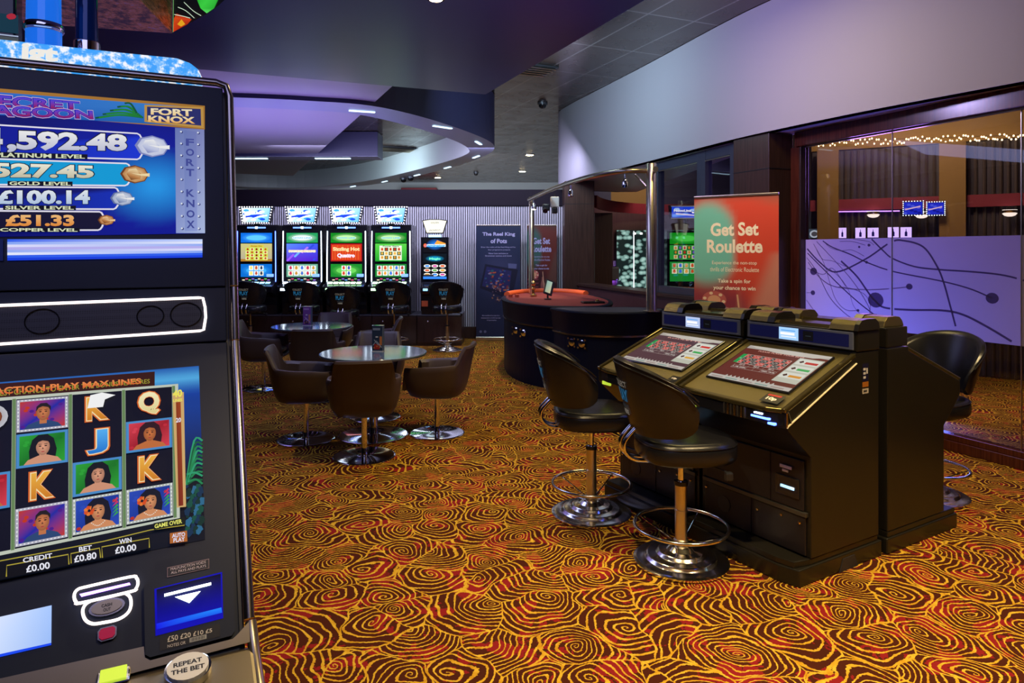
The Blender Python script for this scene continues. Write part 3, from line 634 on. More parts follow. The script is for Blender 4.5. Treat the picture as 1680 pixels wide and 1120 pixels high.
# ---- lower screen with the reels
mb = MB(); ar = plane(C_, D_, mb); ar.g = .85
def Q2(*p): return ar.quadmap([z2(*a) for a in p])
def Q3(*p): return ar.quadmap([z3(*a) for a in p])
TL = (-500, z2(0, 580)[1] + .083 * 500); TR = z2(1015, 498); BR = z3(1108, 345); BL = (-500, z3(0, 568)[1] + 100)
f = ar.quadmap([BL, BR, TR, TL])
def lbg(x, y):
    c = lerp3('040A18', '0A3C98', (y - .35) / .4); c2 = lerp3('58B8F0', '0A48C0', abs(y - .93) / .10)
    w = max(0, min(1, 1 - abs(y - .93) / .14)); return tuple(c[i] * (1 - w) + c2[i] * w for i in range(3))
ar.shade([f(0, 0), f(1, 0), f(1, 1), f(0, 1)], lbg, 6, 40)
for i in range(12):
    a = ar.px(z2(950 + (i * 37) % 30, 1110 - (i * 13) % 60)); b = ar.px(z2(1034, 880 + i * 20)); P = crom([a, ((a[0] + b[0]) / 2, max(a[1], b[1]) + .002), b], 4)
    if b[0] < ar.px(z2(1036, 900))[0] + .001: ar.stroke(P, .0035, ('2AA070', '0C6038', '1C8850')[i % 3]); ar.up(.2)
for i in range(46):
    x = 1010 + (i * 29) % 84; y = 60 + (i * 53) % 260; c = ar.px(z3(x, y)); r = .003 + (i % 3) * .0015
    ar.poly([(c[0] + r * math.cos(k * 1.1 + i), c[1] + r * 1.3 * math.sin(k * 1.1 + i)) for k in range(5)], ('0A3050', '0C5040', '2A6A90', '083028')[i % 4]); ar.up(.1)
f = Q2((-900, 760), (790, 600), (790, 528), (-900, 660)); box4(f, '3A1408'); ar.up()
ar.text('BEST CHANCE TO ENTER THE BONUS FEATURES', Q2((-20, 655), (765, 588), (765, 566), (-20, 625)), 'A8A030', bold=.01); ar.up()
ar.text('ACTION-PLAY MAX LINES', Q2((-30, 648), (722, 590), (720, 562), (-30, 612)), 'E06428', bold=.03, c2='FF9850'); ar.up()
TLg, TRg, BRg, BLg = (23.1, 656), (284.4, 634.5), (287, 848.3), (20.6, 901.4)
g = ar.quadmap([BLg, BRg, TRg, TLg]); G = lambda x, y: g(x / 3, y / 4)
ar.qp(G, [(-2.1, -.10), (3.1, -.06), (3.1, 4.08), (-2.1, 4.10)], 'C8D0C0'); ar.up()
for col in range(-2, 3): ar.qp(G, [(col + .04, 0), (col + .97, 0), (col + .97, 4), (col + .04, 4)], '04061A'); ar.up(.1)
ar.up()
for col in range(-1, 4): ar.qp(G, [(col - .025, -.02), (col + .035, -.02), (col + .035, 4.02), (col - .025, 4.02)], '6A8A58'); ar.up(.1)
def face(h, skin, hair, bg, bg2, fr, long=True, extra=None, shirt=None):
    ar.qp(h, [(0, 0), (1, 0), (1, 1), (0, 1)], fr); ar.up(.5)
    ar.qp(h, [(.06, .07), (.94, .07), (.94, .93), (.06, .93)], [bg, bg2, bg, bg2]); ar.up(.5)
    rr = random.Random(hash(skin) % 97 + 5)
    for k in range(12):
        x = .12 + .76 * ((k * 37) % 100) / 100; y = .15 + .7 * ((k * 61) % 100) / 100
        ar.qe(h, x, y, .05, .05, bg2 if k % 2 else (extra or bg), 6); ar.up(.08)
    if long: ar.qp(h, [(.26, .07), (.74, .07), (.78, .45), (.72, .78), (.60, .92), (.42, .92), (.30, .78), (.24, .45)], hair); ar.up(.4)
    ar.qp(h, [(.14, .07), (.88, .07), (.80, .20), (.60, .30), (.42, .30), (.22, .20)], shirt or skin); ar.up(.4)
    ar.qp(h, [(.44, .20), (.58, .20), (.58, .40), (.44, .40)], skin); ar.up(.3)
    sk = hexc(skin); ar.qe(h, .51, .55, .135, .25, tuple(k * .62 for k in sk), 18, tuple(min(1, k * 1.25) for k in sk)); ar.up(.4)
    if extra == 'C03018':
        for k in range(7): q_ = k * .9; ar.qe(h, .33 + .07 * math.cos(q_), .60 + .09 * math.sin(q_), .045, .055, ('E05018', 'F08030')[k % 2], 7)
        for k in range(9): ar.qe(h, .38 + k * .033, .24 - .10 * math.sin(k * .39), .014, .016, 'F0E8D8', 6)
        for k in range(5): ar.qp(h, [(.80, .30 + k * .1), (.93, .40 + k * .1), (.90, .46 + k * .1)], '38A848' if k < 3 else 'D03868')
        ar.up(.4)
    if fr != '4A90D0':
        for k in range(14): ar.qe(h, .03 + .94 * k / 13, .035, .018, .020, 'F4F4F8', 6); ar.qe(h, .03 + .94 * k / 13, .965, .018, .020, 'F4F4F8', 6)
        for k in range(9): ar.qe(h, .03, .06 + .88 * k / 8, .016, .024, 'F4F4F8', 6); ar.qe(h, .97, .06 + .88 * k / 8, .016, .024, 'F4F4F8', 6)
    ar.qp(h, [(.37, .58), (.38, .74), (.46, .84), (.58, .84), (.66, .72), (.66, .58), (.61, .70), (.50, .74), (.42, .70)], hair); ar.up(.4)
    for x in (.455, .565): ar.qe(h, x, .575, .028, .018, '180C0C', 8); ar.qp(h, [(x - .035, .62), (x + .035, .625), (x + .03, .64), (x - .03, .635)], '180C0C')
    ar.qp(h, [(.505, .56), (.53, .48), (.49, .48)], [skin, hair, hair]); ar.qe(h, .51, .405, .035, .014, 'B03038', 8); ar.up(.4)
def cell(c, r): return lambda x, y: G(c + .05 + .91 * x, r + .03 + .94 * y)
def letter(c, r, t, c1, c2):
    h = cell(c, r); ar.text(t, lambda x, y: h(.28 + .44 * x, .12 + .76 * y), 'E06820', -.10, -.06, 1.10, 1.06, .08); ar.up(.5)
    ar.text(t, lambda x, y: h(.28 + .44 * x, .12 + .76 * y), 'FFE8B0', -.03, -.02, 1.03, 1.02, .055); ar.up(.5); ar.text(t, lambda x, y: h(.28 + .44 * x, .12 + .76 * y), c1, .02, .02, .98, .98, .03, c2); ar.up(.5)
man = dict(skin='C87848', hair='20181C', bg='1828A8', bg2='C83818', fr='B8B8C8', long=False, extra='501890', shirt='2A4878')
grn = dict(skin='D89878', hair='0C1018', bg='12781E', bg2='2AA832', fr='4A90D0'); flw = dict(skin='D89060', hair='101020', bg='1038A0', bg2='284CC0', fr='B8C0B8', extra='C03018')
rdw = dict(skin='C87038', hair='301018', bg='A81828', bg2='E04050', fr='4A90D0', extra='C82838')
face(cell(0, 3), **man); face(cell(0, 2), **grn); letter(0, 1, 'K', 'D88018', 'F8B840'); face(cell(0, 0), **man)
letter(1, 3, 'K', 'D88018', 'F8B840'); letter(1, 2, 'J', '1878D8', '58B8FF'); face(cell(1, 1), **grn); face(cell(1, 0), **flw)
letter(2, 3, 'Q', 'E8D890', 'FFF8C8'); face(cell(2, 2), **rdw); letter(2, 1, 'K', 'D88018', 'F8B840'); face(cell(2, 0), **flw)
face(cell(-1, 1), **rdw); h = cell(-1, 3); ar.qe(h, .5, .5, .45, .45, 'C8C8D0', 20, '806040'); ar.up(.5); ar.qe(h, .5, .5, .34, .34, '7A3010', 20, 'E8B870'); ar.up(.5); letter(-1, 2, 'J', 'A86018', 'D89840')
h = cell(1, 3); ar.qp(h, [(.30, .50), (.36, .92), (.60, .98), (.88, .86), (.66, .74), (.62, .50)], 'FFFFFF'); ar.up()  # glare on the glass, painted as a white patch over the K
# meter of lines at the right of the reels
f = ar.quadmap([z3(955, 180), z3(1005, 175), z2(938, 640), z2(880, 645)]); box4(f, 'D8B070'); ar.up(); f = ar.quadmap([z3(965, 172), z3(990, 168), z2(922, 690), z2(898, 692)]); box4(f, ['7A2008', '8A3010', 'A84818', '90380C']); ar.up()
ar.text('40', Q2((882, 670), (930, 664), (930, 626), (882, 632)), 'F8F060', bold=.04); ar.text('LINES', Q2((884, 692), (930, 687), (930, 672), (884, 677)), 'F8F060', bold=.03)
ar.text('20', Q2((898, 796), (924, 793), (924, 770), (898, 773)), 'F0F0FF', bold=.03); ar.up()
f = Q3((-900, 690), (815, 402), (1000, 232), (-900, 520)); 
ar.qp(Q3((-900, 760), (812, 398), (812, 330), (-900, 640)), [(0, 0), (1, 0), (1, 1), (0, 1)], '05070C'); ar.up()
ar.stroke([ar.px(z3(*p)) for p in ((40, 552), (42, 492), (372, 432), (376, 486))], .0016, 'B8A838'); ar.stroke([ar.px(z3(*p)) for p in ((388, 480), (386, 428), (540, 398), (546, 450))], .0016, 'B8A838')
ar.stroke([ar.px(z3(*p)) for p in ((556, 450), (552, 392), (806, 345), (808, 396))], .0016, 'B8A838'); ar.stroke([ar.px(z3(*p)) for p in ((-60, 480), (560, 362), (815, 300), (996, 275), (992, 236))], .0016, 'B8A838'); ar.up()
for t, p in (('CREDIT', [(130, 478), (287, 451), (285, 425), (128, 452)]), ('£0.00', [(147, 531), (275, 508), (272, 471), (145, 493)]), ('BET', [(430, 420), (500, 408), (498, 382), (429, 393)]), ('£0.80', [(405, 477), (525, 455), (523, 418), (402, 440)]), ('WIN', [(646, 378), (713, 366), (711, 340), (645, 352)]), ('£0.00', [(625, 430), (738, 410), (736, 374), (622, 393)])):
    ar.text(t, Q3(*p), 'F4F4FF', bold=.025)
ar.qp(Q3((832, 300), (1000, 268), (996, 232), (830, 264)), [(0, 0), (1, 0), (1, 1), (0, 1)], '101808'); ar.up(); ar.text('GAME OVER', Q3((836, 293), (984, 264), (982, 241), (836, 270)), 'F0F070', bold=.03)
f = Q3((918, 374), (1012, 362), (1010, 304), (918, 318)); box4(f, 'B86828'); ar.up(); ar.text('AUTO', f, 'E8E8FF', .12, .50, .88, .90, .03); ar.text('PLAY', f, 'E8E8FF', .2, .06, .86, .46, .03)
mb.build('reel_screen', sm)
# ---- controls under the reels
mb = MB(); ar = plane(C_, D_, mb, 'print', .002); LP = ar
def P3(x, y, h=0): return LP.P(*LP.px(z3(x, y))) + LP.N * h
def plate(pts, m, h0, h1):
    P = [LP.px(z3(*p)) for p in pts]; mbx = MB(); n = len(P)
    a = [LP.O + LP.U * p[0] + LP.V * p[1] + LP.N * h0 for p in P]; b = [LP.O + LP.U * p[0] + LP.V * p[1] + LP.N * h1 for p in P]
    mbx.add(a + b, [list(range(n))[::-1], list(range(n, 2 * n))] + [(i, (i + 1) % n, n + (i + 1) % n, n + i) for i in range(n)], m); return mbx
ar.qp(Q3((903, 550), (1130, 500), (1130, 448), (903, 497)), [(0, 0), (1, 0), (1, 1), (0, 1)], 'A08890'); ar.up(); ar.qp(Q3((906, 546), (1127, 498), (1127, 452), (906, 500)), [(0, 0), (1, 0), (1, 1), (0, 1)], '141018'); ar.up()
ar.text('MALFUNCTION VOIDS', Q3((922, 513), (1112, 473), (1112, 459), (922, 499)), 'F0E0E8', bold=.0); ar.text('ALL PAYS AND PLAYS', Q3((924, 532), (1113, 493), (1113, 479), (924, 518)), 'F0E0E8', bold=.0)
mb.build('warning_plate', sm)
mb = plate([(778, 600), (800, 582), (1235, 492), (1262, 505), (1268, 840), (1250, 868), (812, 985), (785, 970)], 'bezel', .0, .010)
bz = mb.build('note_acceptor', sm)
mb = MB(); ar = plane(C_, D_, mb, 'screen', .0125); f = Q3((840, 866), (1206, 770), (1200, 520), (834, 612)); box4(f, '0505B0'); ar.up()
f = Q3((850, 800), (1196, 716), (1192, 530), (846, 615)); box4(f, ['0202A0', '0202A0', '010118', '010118']); ar.up(); f = Q3((845, 832), (1200, 740), (1196, 712), (845, 800)); box4(f, ['0808E0', '1060F0', '1888FF', '1020F0']); ar.up()
mb.build('lit_mouth', bz, label='blue lit note slot')
mb = MB(); mb.tube([P3(888, 656, .016), P3(1138, 594, .016)], .0022, 'led_pale', 8); a = [P3(945, 664, .014), P3(1022, 696, .014), P3(1083, 632, .014)]; mb.add(a, [(0, 1, 2)], 'led_pale'); mb.build('arrow_light', bz)
mb = MB(); ar = plane(C_, D_, mb, 'print', .0125); f = Q3((862, 948), (1190, 868), (1188, 798), (862, 880)); box4(f, '08080C'); ar.up()
ar.text('£50 £20 £10 £5', Q3((905, 900), (1146, 845), (1146, 824), (905, 868)), 'E0D8C8', bold=.01); ar.text('NOTES OR', Q3((905, 930), (1003, 909), (1003, 892), (905, 914)), 'C8C0B8', bold=.01)
ar.qp(Q3((1024, 902), (1116, 880), (1116, 856), (1024, 878)), [(0, 0), (1, 0), (1, 1), (0, 1)], 'A8A8A0'); ar.up()
f = Q3((1024, 902), (1116, 880), (1116, 856), (1024, 878))
for i in range(14): ar.qp(f, [(.08 + i * .06, .15), (.10 + i * .06 + (i % 3) * .008, .15), (.10 + i * .06 + (i % 3) * .008, .85), (.08 + i * .06, .85)], '202020')
mb.build('denomination_plate', bz)
mb = MB(); P = [(430, 612), (700, 550), (738, 556), (746, 585), (735, 612), (710, 628), (440, 690), (412, 684), (402, 655), (410, 628)]
mb.tube([P3(*p, .004) for p in crom(P + [P[0]], 4)[:-1]], .0023, 'led_white', 8, True)
P = [(492, 680), (462, 700), (448, 735), (462, 780), (500, 802), (560, 796), (640, 778), (690, 745), (708, 705), (704, 660), (680, 638)]
mb.tube([P3(*p, .004) for p in crom(P, 4)], .0023, 'led_white', 8); mb.build('ticket_light', sm, label='white glowing ticket outline')
mb = plate([(430, 640), (700, 578), (705, 590), (440, 655)], 'led_violet', 0, .001); mb.build('ticket_slot', sm)
mb = plate([(490 + 88 + 98 * math.cos(t * .314), 712 - 22 * math.cos(t * .314) + 46 * math.sin(t * .314)) for t in range(20)][::-1], 'silver_trim', 0, .004); cb = mb.build('cash_out_button', sm)
mb = plate([(490 + 88 + 84 * math.cos(t * .314), 712 - 19 * math.cos(t * .314) + 36 * math.sin(t * .314)) for t in range(20)][::-1], 'deck_metal', .004, .007)
ar = plane(C_, D_, mb, 'print', .0095); ar.text('CASH', Q3((548, 713), (605, 701), (605, 684), (548, 696)), '101010', bold=.02); ar.text('OUT', Q3((558, 735), (598, 727), (598, 710), (558, 718)), '101010', bold=.02); mb.build('button_face', cb)
mb = plate([(528, 845), (545, 825), (615, 808), (632, 818), (630, 862), (612, 882), (548, 900), (528, 888)], 'silver_trim', 0, .004); cb = mb.build('red_button', sm)
mat('red_plastic', (.30, .01, .05), .25, emit=(.5, .01, .06), es=.35); mb = plate([(536, 850), (550, 832), (612, 817), (624, 826), (622, 858), (608, 874), (552, 890), (536, 880)], 'red_plastic', .004, .008); mb.build('button_face', cb)
mb = MB(); ar = plane(C_, D_, mb); f = Q3((-300, 1040), (277, 905), (279, 700), (-300, 830)); box4(f, ['E8F0FF', '9ABCF8', 'A8C8FF', 'F8F8FF']); ar.up()
f = Q3((-300, 1050), (277, 915), (277, 903), (-300, 1030)); box4(f, '1848F0'); mb.build('player_display', sm, label='bright bluish white player display')
# metal lip and deck
mb = plate([(-900, 1330), (-900, 1300), (778, 925), (784, 985), (812, 1000), (1256, 884), (1280, 862), (1345, 790), (1352, 800), (1352, 900), (0, 1260)], 'deck_metal', -.006, .006); mb.build('metal_lip', sm)

mb = MB(); mb.prism([(-.455, .975), (-.455, .992), (-.60, .955), (-.63, .925), (-.60, .90), (-.45, .90)], WX, .004, 'deck_metal', 'x', .006); dk = mb.build('button_deck', sm)
V = Vector((0, .145, .037)).normalized(); N = Vector((1, 0, 0)).cross(V)
DK = Art(MB(), Vector((0, -.60, .955)) + N * .001, (1, 0, 0), V, 'print', MI)
def dbtn(x, y, rx, lines, m, rim):
    c = DK.px(z3(x, y)); k = rx; T = lambda h: [DK.O + DK.U * (c[0] + k * math.cos(t * .2618)) + DK.V * (c[1] + k * .9 * math.sin(t * .2618)) + N * h for t in range(24)]
    mbx = MB(); mbx.sweep([T(0), T(.012)], rim, True); o = mbx.build('button', dk); k = rx * .88
    mbx = MB(); mbx.sweep([T(.012), T(.016)], m, False); DK.mb = mbx; DK.lay = 17 / .6 - 1.2
    for i, t in enumerate(lines):
        w = len(t) * .0034; DK.text(t, lambda a_, b_: (c[0] - w + 2 * w * a_, c[1] + .011 - i * .014 - .009 * (1 - b_) + .0), '101018', bold=.03)
    mbx.build('button_face', o)
dbtn(1015, 1072, .034, ['REPEAT', 'THE BET'], 'white_plastic', 'chrome')
mat('yellow_lit', (.3, .4, .05), emit=(.55, .75, .05), es=.9); mb = MB(); c = DK.px(z3(618, 1100)); mb.box(c[0] - .022, c[0] + .022, -.012, .012, 0, .012, 'chrome', .002)
T = Matrix.Translation(DK.O + DK.U * 0 + DK.V * (c[1] - .004)) @ Matrix.Rotation(math.atan2(.037, .145), 4, 'X')
mb = MB(); mb.box(c[0] - .024, c[0] + .022, -.018, .018, 0, .012, 'chrome', .003, T); o = mb.build('button', dk)
mb = MB(); mb.box(c[0] - .019, c[0] + .017, -.013, .013, .012, .015, 'yellow_lit', .001, T); mb.build('button_face', o, label='yellow lit button face')
# ---- glowing topper and ornaments on the machine
TP = Art(MB(), (0, .03, 2.03), (1, 0, 0), (0, 0, 1), 'screen', MI)
P = [TP.px(p) for p in ((-300, 92), (333, 140), (332, 128), (326, 114), (312, 103), (290, 95), (200, 86), (0, 64), (-300, 32))]
mb = MB(); mb.prism([(p[0], 2.03 + p[1]) for p in P], .03, .07, 'glitter', 'y', .003)
tp = mb.build('glitter_topper', sm, label='glowing glittery blue topper arch')
mb = MB(); ar = Art(mb, (0, .0295, 2.03), (1, 0, 0), (0, 0, 1), 'screen', MI); ar.g = .95; ar.text('igt', ar.quadmap([(34, 106), (95, 109), (96, 78), (36, 70)]), 'F4F0E8', bold=.05); mb.build('lettering', tp)
mat('blue_lit', (.02, .1, .5), .1, emit=(.01, .16, .75), es=.8); mat('blue_glass', (.01, .04, .14), .06, .3)
p = MI @ Vector(wl(72, 40, 1.68)); mb = MB(); mb.lathe([(.040, 2.0), (.050, 2.01), (.050, 2.095), (.046, 2.135), (.040, 2.14)], 'blue_glass', 28, Matrix.Translation((p.x, p.y, 0)))
mb.lathe([(.038, 2.14), (.038, 2.19)], 'blue_lit', 28, Matrix.Translation((p.x, p.y, 0))); mb.lathe([(.040, 2.19), (.043, 2.195), (.043, 2.205), (.040, 2.21)], 'chrome', 28, Matrix.Translation((p.x, p.y, 0)))
mb.lathe([(.037, 2.21), (.036, 2.30)], 'blue_lit', 28, Matrix.Translation((p.x, p.y, 0))); mb.lathe([(.042, 2.30), (.042, 2.31), (.02, 2.33)], 'chrome', 28, Matrix.Translation((p.x, p.y, 0))); mb.build('candle_lamp', sm, label='blue lit cylinder lamp on top')
# dark lit box sign beside the cylinder, second machine's topper hanging behind
p = MI @ Vector(wl(14, 66, 1.66)); LT = (p.x, p.y, 2.012)
mb = MB(); mb.box(-.16, .015, 0, .08, .0, .34, 'black_gloss', .006); sb = mb.build('picture_box', sm, LT, label='dark glossy box with faint pictures')
mb = MB(); ar = Art(mb, (-.15, -.001, .115), (1, 0, 0), (0, 0, 1), 'screen_dim')
ar.rect(0, 0, .17, .045, '50585A'); ar.up(); ar.rect(0, .047, .17, .050, 'C0D0F0'); ar.rect(0, .055, .17, .10, '0A3A4A'); ar.up()
for i in range(14): ar.qe(lambda x, y: (x, y), .01 + (i * .037) % .15, .012 + (i * .021) % .085, .008, .007, ('C02838', '208858', 'A89868', '2848C0')[i % 4], 7); ar.up(.1)
mb.build('picture_panel', sb); mb = MB(); mb.cyl((p.x + .155, p.y + .07), .026, 2.012, 2.36, 'blue_glass', 20); mb.cyl((p.x + .155, p.y + .07), .031, 2.17, 2.20, 'chrome', 20); mb.build('rear_cylinder', sm)
hs = thing('hanging_sign', 'bronze flecked hanging box sign with green and red picture end, top left', 'sign', (0, 0, 0))
Yh = 2.3; a = Vector(wl(283, 55, Yh)); b = Vector(wl(-200, 5, 1.72)); c = Vector(wl(375, 0, 1.80))
zt = a.z + .34; mb = MB(); a0 = Vector((a.x, a.y, 0)); d1 = Vector((b.x - a.x, b.y - a.y, 0))
hz = a.z
k = Vector(wl(283, 8, 1.98)); A3 = Vector((a.x, a.y)); K3 = Vector((k.x, k.y)); b1 = Vector(wl(100, 36, 2.12)); b2 = Vector(wl(100, -12, 1.85))
poly = [(A3.x, A3.y), (A3.x + .10, A3.y - .55), (A3.x - .9, A3.y - .75), (A3.x - .75, A3.y - .18)]
mb.prism(poly, hz, hz + .12, 'fleck_bronze', 'z', .003); mb.build('box', hs)
mb = MB(); mb.tube([(poly[1][0] - .06, poly[1][1] + .02, hz - .004), (poly[1][0] - .5, poly[1][1] - .02, hz - .004)], .004, 'led_pale', 6); mb.build('light_tube', hs)
q = [wl(284, 53, 2.29), wl(310, 39, 2.22), wl(345, 19, 2.14), wl(377, -4, 2.06), wl(384, -40, 2.04), wl(284, -40, 2.29)]
mb = MB(); ar = Art(mb, q[0], Vector(q[3]) * 1 - Vector(q[0]) - Vector((0, 0, q[3][2] - q[0][2])), (0, 0, 1), 'screen')
P = [ar.px(p) for p in ((284, 53), (312, 38), (345, 20), (360, 8), (372, -3), (384, -45), (284, -45))]
ar.poly(P, '0A0C10'); ar.up(); ar.poly([ar.px(p) for p in ((284, 53), (286, 30), (290, 22), (315, 32), (308, 40))], ['C03010', 'D04818', '902010', 'C83818', 'A02810']); ar.up()
ar.poly([ar.px(p) for p in ((320, -10), (330, 14), (340, 22), (352, 14), (360, -2), (365, -30), (330, -35))], ['107818', '38C840', '60E068', '28A830', '187820', '40D048', '20A028']); ar.up()
for (c1, c2, c3) in (((287, 24), (302, 27), (313, 30)), ((303, 4), (318, 18), (331, 26)), ((293, 12), (306, 18), (320, 30))): ar.stroke(crom([ar.px(c1), ar.px(c2), ar.px(c3)], 4), .002, 'D8F0D0')
ar.stroke([ar.px((285, 53)), ar.px((286, -40))], .003, '80C070'); ar.poly([ar.px(p) for p in ((292, 40), (299, 32), (305, 40), (298, 44))], 'E0A020')
mb.build('picture_end', hs, label='lit green and red picture')
mb = MB(); mb.cyl((a.x - .3, a.y - .35), .02, hz + .12, 3.198, 'black_plastic', 12); mb.build('hanger', hs)
# ================================================================ CASINO STOOL (faces +X)
def arc_pts(r, z, n=40): return [(r * math.cos(2 * math.pi * i / n), r * math.sin(2 * math.pi * i / n), z) for i in range(n)]
def make_stool(label, loc=(0, 0, 0), rz=0, lift=0, text=True):
    t = thing('casino_stool', label, 'stool', loc, rz); LZ = (0, 0, lift)
    mb = MB(); mb.lathe([(.24, 0), (.25, .006), (.25, .016), (.235, .022), (.232, .0222), (.194, .0255), (.19, .027), (.182, .040), (.175, .044), (.172, .0442), (.134, .0465), (.13, .048), (.122, .062), (.115, .066), (.112, .0662), (.079, .0695), (.075, .071), (.060, .086), (.045, .092)], 'soft_chrome', 48); mb.build('base', t)
    mb = MB(); mb.lathe([(.038, .09), (.038, .12), (.032, .125), (.032, .27), (.034, .272), (.034, .28), (.032, .282), (.032, .415)], 'brushed_steel', 24); mb.build('column', t)
    mb = MB(); mb.lathe([(.035, .412), (.035, .43), (.016, .432), (.016, .565 + lift)], 'chrome', 20); mb.lathe([(.036, .410), (.036, .431)], 'black_plastic', 20); mb.build('gas_rod', t)
    mb = MB(); mb.tube(arc_pts(.245, .195, 44), .0095, 'soft_chrome', 10, True)
    for k in range(4):
        a = math.pi / 4 + k * math.pi / 2; mb.tube([(.034 * math.cos(a), .034 * math.sin(a), .10), (.243 * math.cos(a), .243 * math.sin(a), .192)], .0045, 'chrome', 8)
    mb.build('foot_ring', t)
    # seat pad: rounded square, straight towards the back
    def outline(sx, z, n=44):
        o = []
        for i in range(n):
            a = 2 * math.pi * i / n; c, s_ = math.cos(a), math.sin(a); e = .72
            x = math.copysign(abs(c) ** e, c) * .255 + .02; y = math.copysign(abs(s_) ** e, s_) * .235
            o.append((x * sx + .02 * (1 - sx), y * sx, z))
        return o
    mb = MB(); mb.sweep([outline(.80, .565), outline(.94, .567), outline(.985, .58), outline(1.0, .60), outline(1.0, .635), outline(.975, .66), outline(.92, .676), outline(.84, .680), outline(.5, .676), outline(.1, .675)], 'black_leather'); st = mb.build('seat', t, LZ)
    mb = MB(); mb.tube([(p[0], p[1], p[2]) for p in outline(.985, .657)], .0045, 'black_leather', 6, True); mb.build('piping', st)
    mb = MB(); mb.box(-.12, .12, -.10, .10, .553, .566, 'black_plastic', .004); mb.tube([(.06, -.05, .558), (.12, -.16, .545), (.17, -.20, .53)], .005, 'black_plastic', 8); mb.box(.15, .19, -.222, -.19, .49, .535, 'black_plastic', .008); mb.build('lift_mechanism', t, LZ)
    # curved backrest shell
    NA = 33; loops = []; zt_f = lambda a: .79 + .31 * max(0, math.cos(a * .72)) ** .85
    def rad(z): return .212 + (z - .69) * .25
    def shellp(a, z, off): r = rad(z) + off; return (-.02 - r * math.cos(a) * 1.02, r * math.sin(a) * 1.0, z)
    AM = 1.62
    for i in range(NA):
        a = -AM + 2 * AM * i / (NA - 1); e = 1 - (abs(a) / AM) ** 6; eb = 1 - (abs(a) / AM) ** 14
        zt = zt_f(a); zb = .695 + .022 * (abs(a) / AM) ** 2.2; mid = (zt + zb) / 2; zt = mid + (zt - mid) * (.30 + .70 * e); zb = mid + (zb - mid) * (.62 + .38 * eb); h = .026 * (.45 + .55 * e)
        L = []
        for (zz, o) in ((zb + .004, -h * .6), (zb, 0), (zb + .006, h * .75), (zb + .03, h), (mid, h * 1.15), (zt - .035, h), (zt - .008, h * .72), (zt, 0), (zt - .012, -h * .75), (zt - .035, -h), (mid, -h * 1.1), (zb + .03, -h)): L.append(shellp(a, zz, o))
        loops.append(L)
    mb = MB(); mb.sweep(loops, 'black_leather'); bk = mb.build('backrest', t, LZ)
    mb = MB()
    for zo in (.010, .030): mb.tube([shellp(-AM * .96 + 2 * AM * .96 * i / 40, zt_f(-AM * .96 + 2 * AM * .96 * i / 40) - zo - .002 - .018 * ((abs(-1 + 2 * i / 40)) ** 10), .0262 - (.006 if zo < .02 else 0)) for i in range(41)], .0038, 'black_leather', 6)
    mb.build('piping', bk)
    mb = MB()
    for s_ in (-.035, .035):
        mb.tube(crom([(-.243, s_, .745), (-.285, s_, .705), (-.322, s_, .655), (-.312, s_, .60), (-.25, s_, .562), (-.10, s_, .557)], 5), .0115, 'chrome', 10)
    mb.build('back_bracket', t, LZ)
    if text:
        mb = MB()
        for (s0, zc, h, w, c, bo) in (('COLLECT', .992, .032, .150, 'C8BCAC', .02), ('PLAY', .932, .066, .140, '3AA0DC', .05), ('WINS', .872, .022, .110, '506070', .0), ('HERE', .842, .026, .080, 'D8CCBC', .03)):
            v, fs, asp = txt(s0, bo)
            P = []
            for x, y in v:
                z = zc - h / 2 + h * y; aa = -(-.5 + x) * w / .30; P.append(shellp(aa, z - .03, .0325))
            mb.add(P, fs, 'stool_print', hexc(c, .9))
        mb.build('lettering', bk, label='white and blue printed words')
    return t
attr_mat('stool_print', 0, .4)
attr_mat('stool_print', .25, .4)  # the printed words also glow faintly by themselves
s0 = make_stool('black padded stool nearest the camera, before the closest roulette screen', (.901, 3.639, 0), math.radians(8))
remember(s0)
dup(s0, (.50, 4.30, 0), math.radians(4), 'black padded stool at the farther roulette screen, behind the nearest stool')
dup(s0, (2.81, 4.62, 0), math.radians(208), 'black stool seen from its front, right of the terminals by the glass wall')
far = ((411, 0, 92, 'leftmost stool before the back row, at the yellow and blue screened slot machine'), (499, 0, 88, 'stool at the purple screened slot machine in the back row'), (647, .02, 88, 'stool at the fourth slot machine, the green one with many fruit symbols'), (734, .03, 84, 'rightmost stool of the back row, at the narrow dark slot machine'))
def fpos(px_): return ((px_ - 840) / F * 11.4, 11.4, 0)
remember(s0); dup(s0, fpos(565), math.radians(91), 'low stool at the red and green screened slot machine in the back row')
s1 = make_stool(far[0][3], fpos(411), math.radians(92), .075); remember(s1)
for px_, dz, r_, lb in far[1:]: dup(s1, fpos(px_), math.radians(r_), lb)
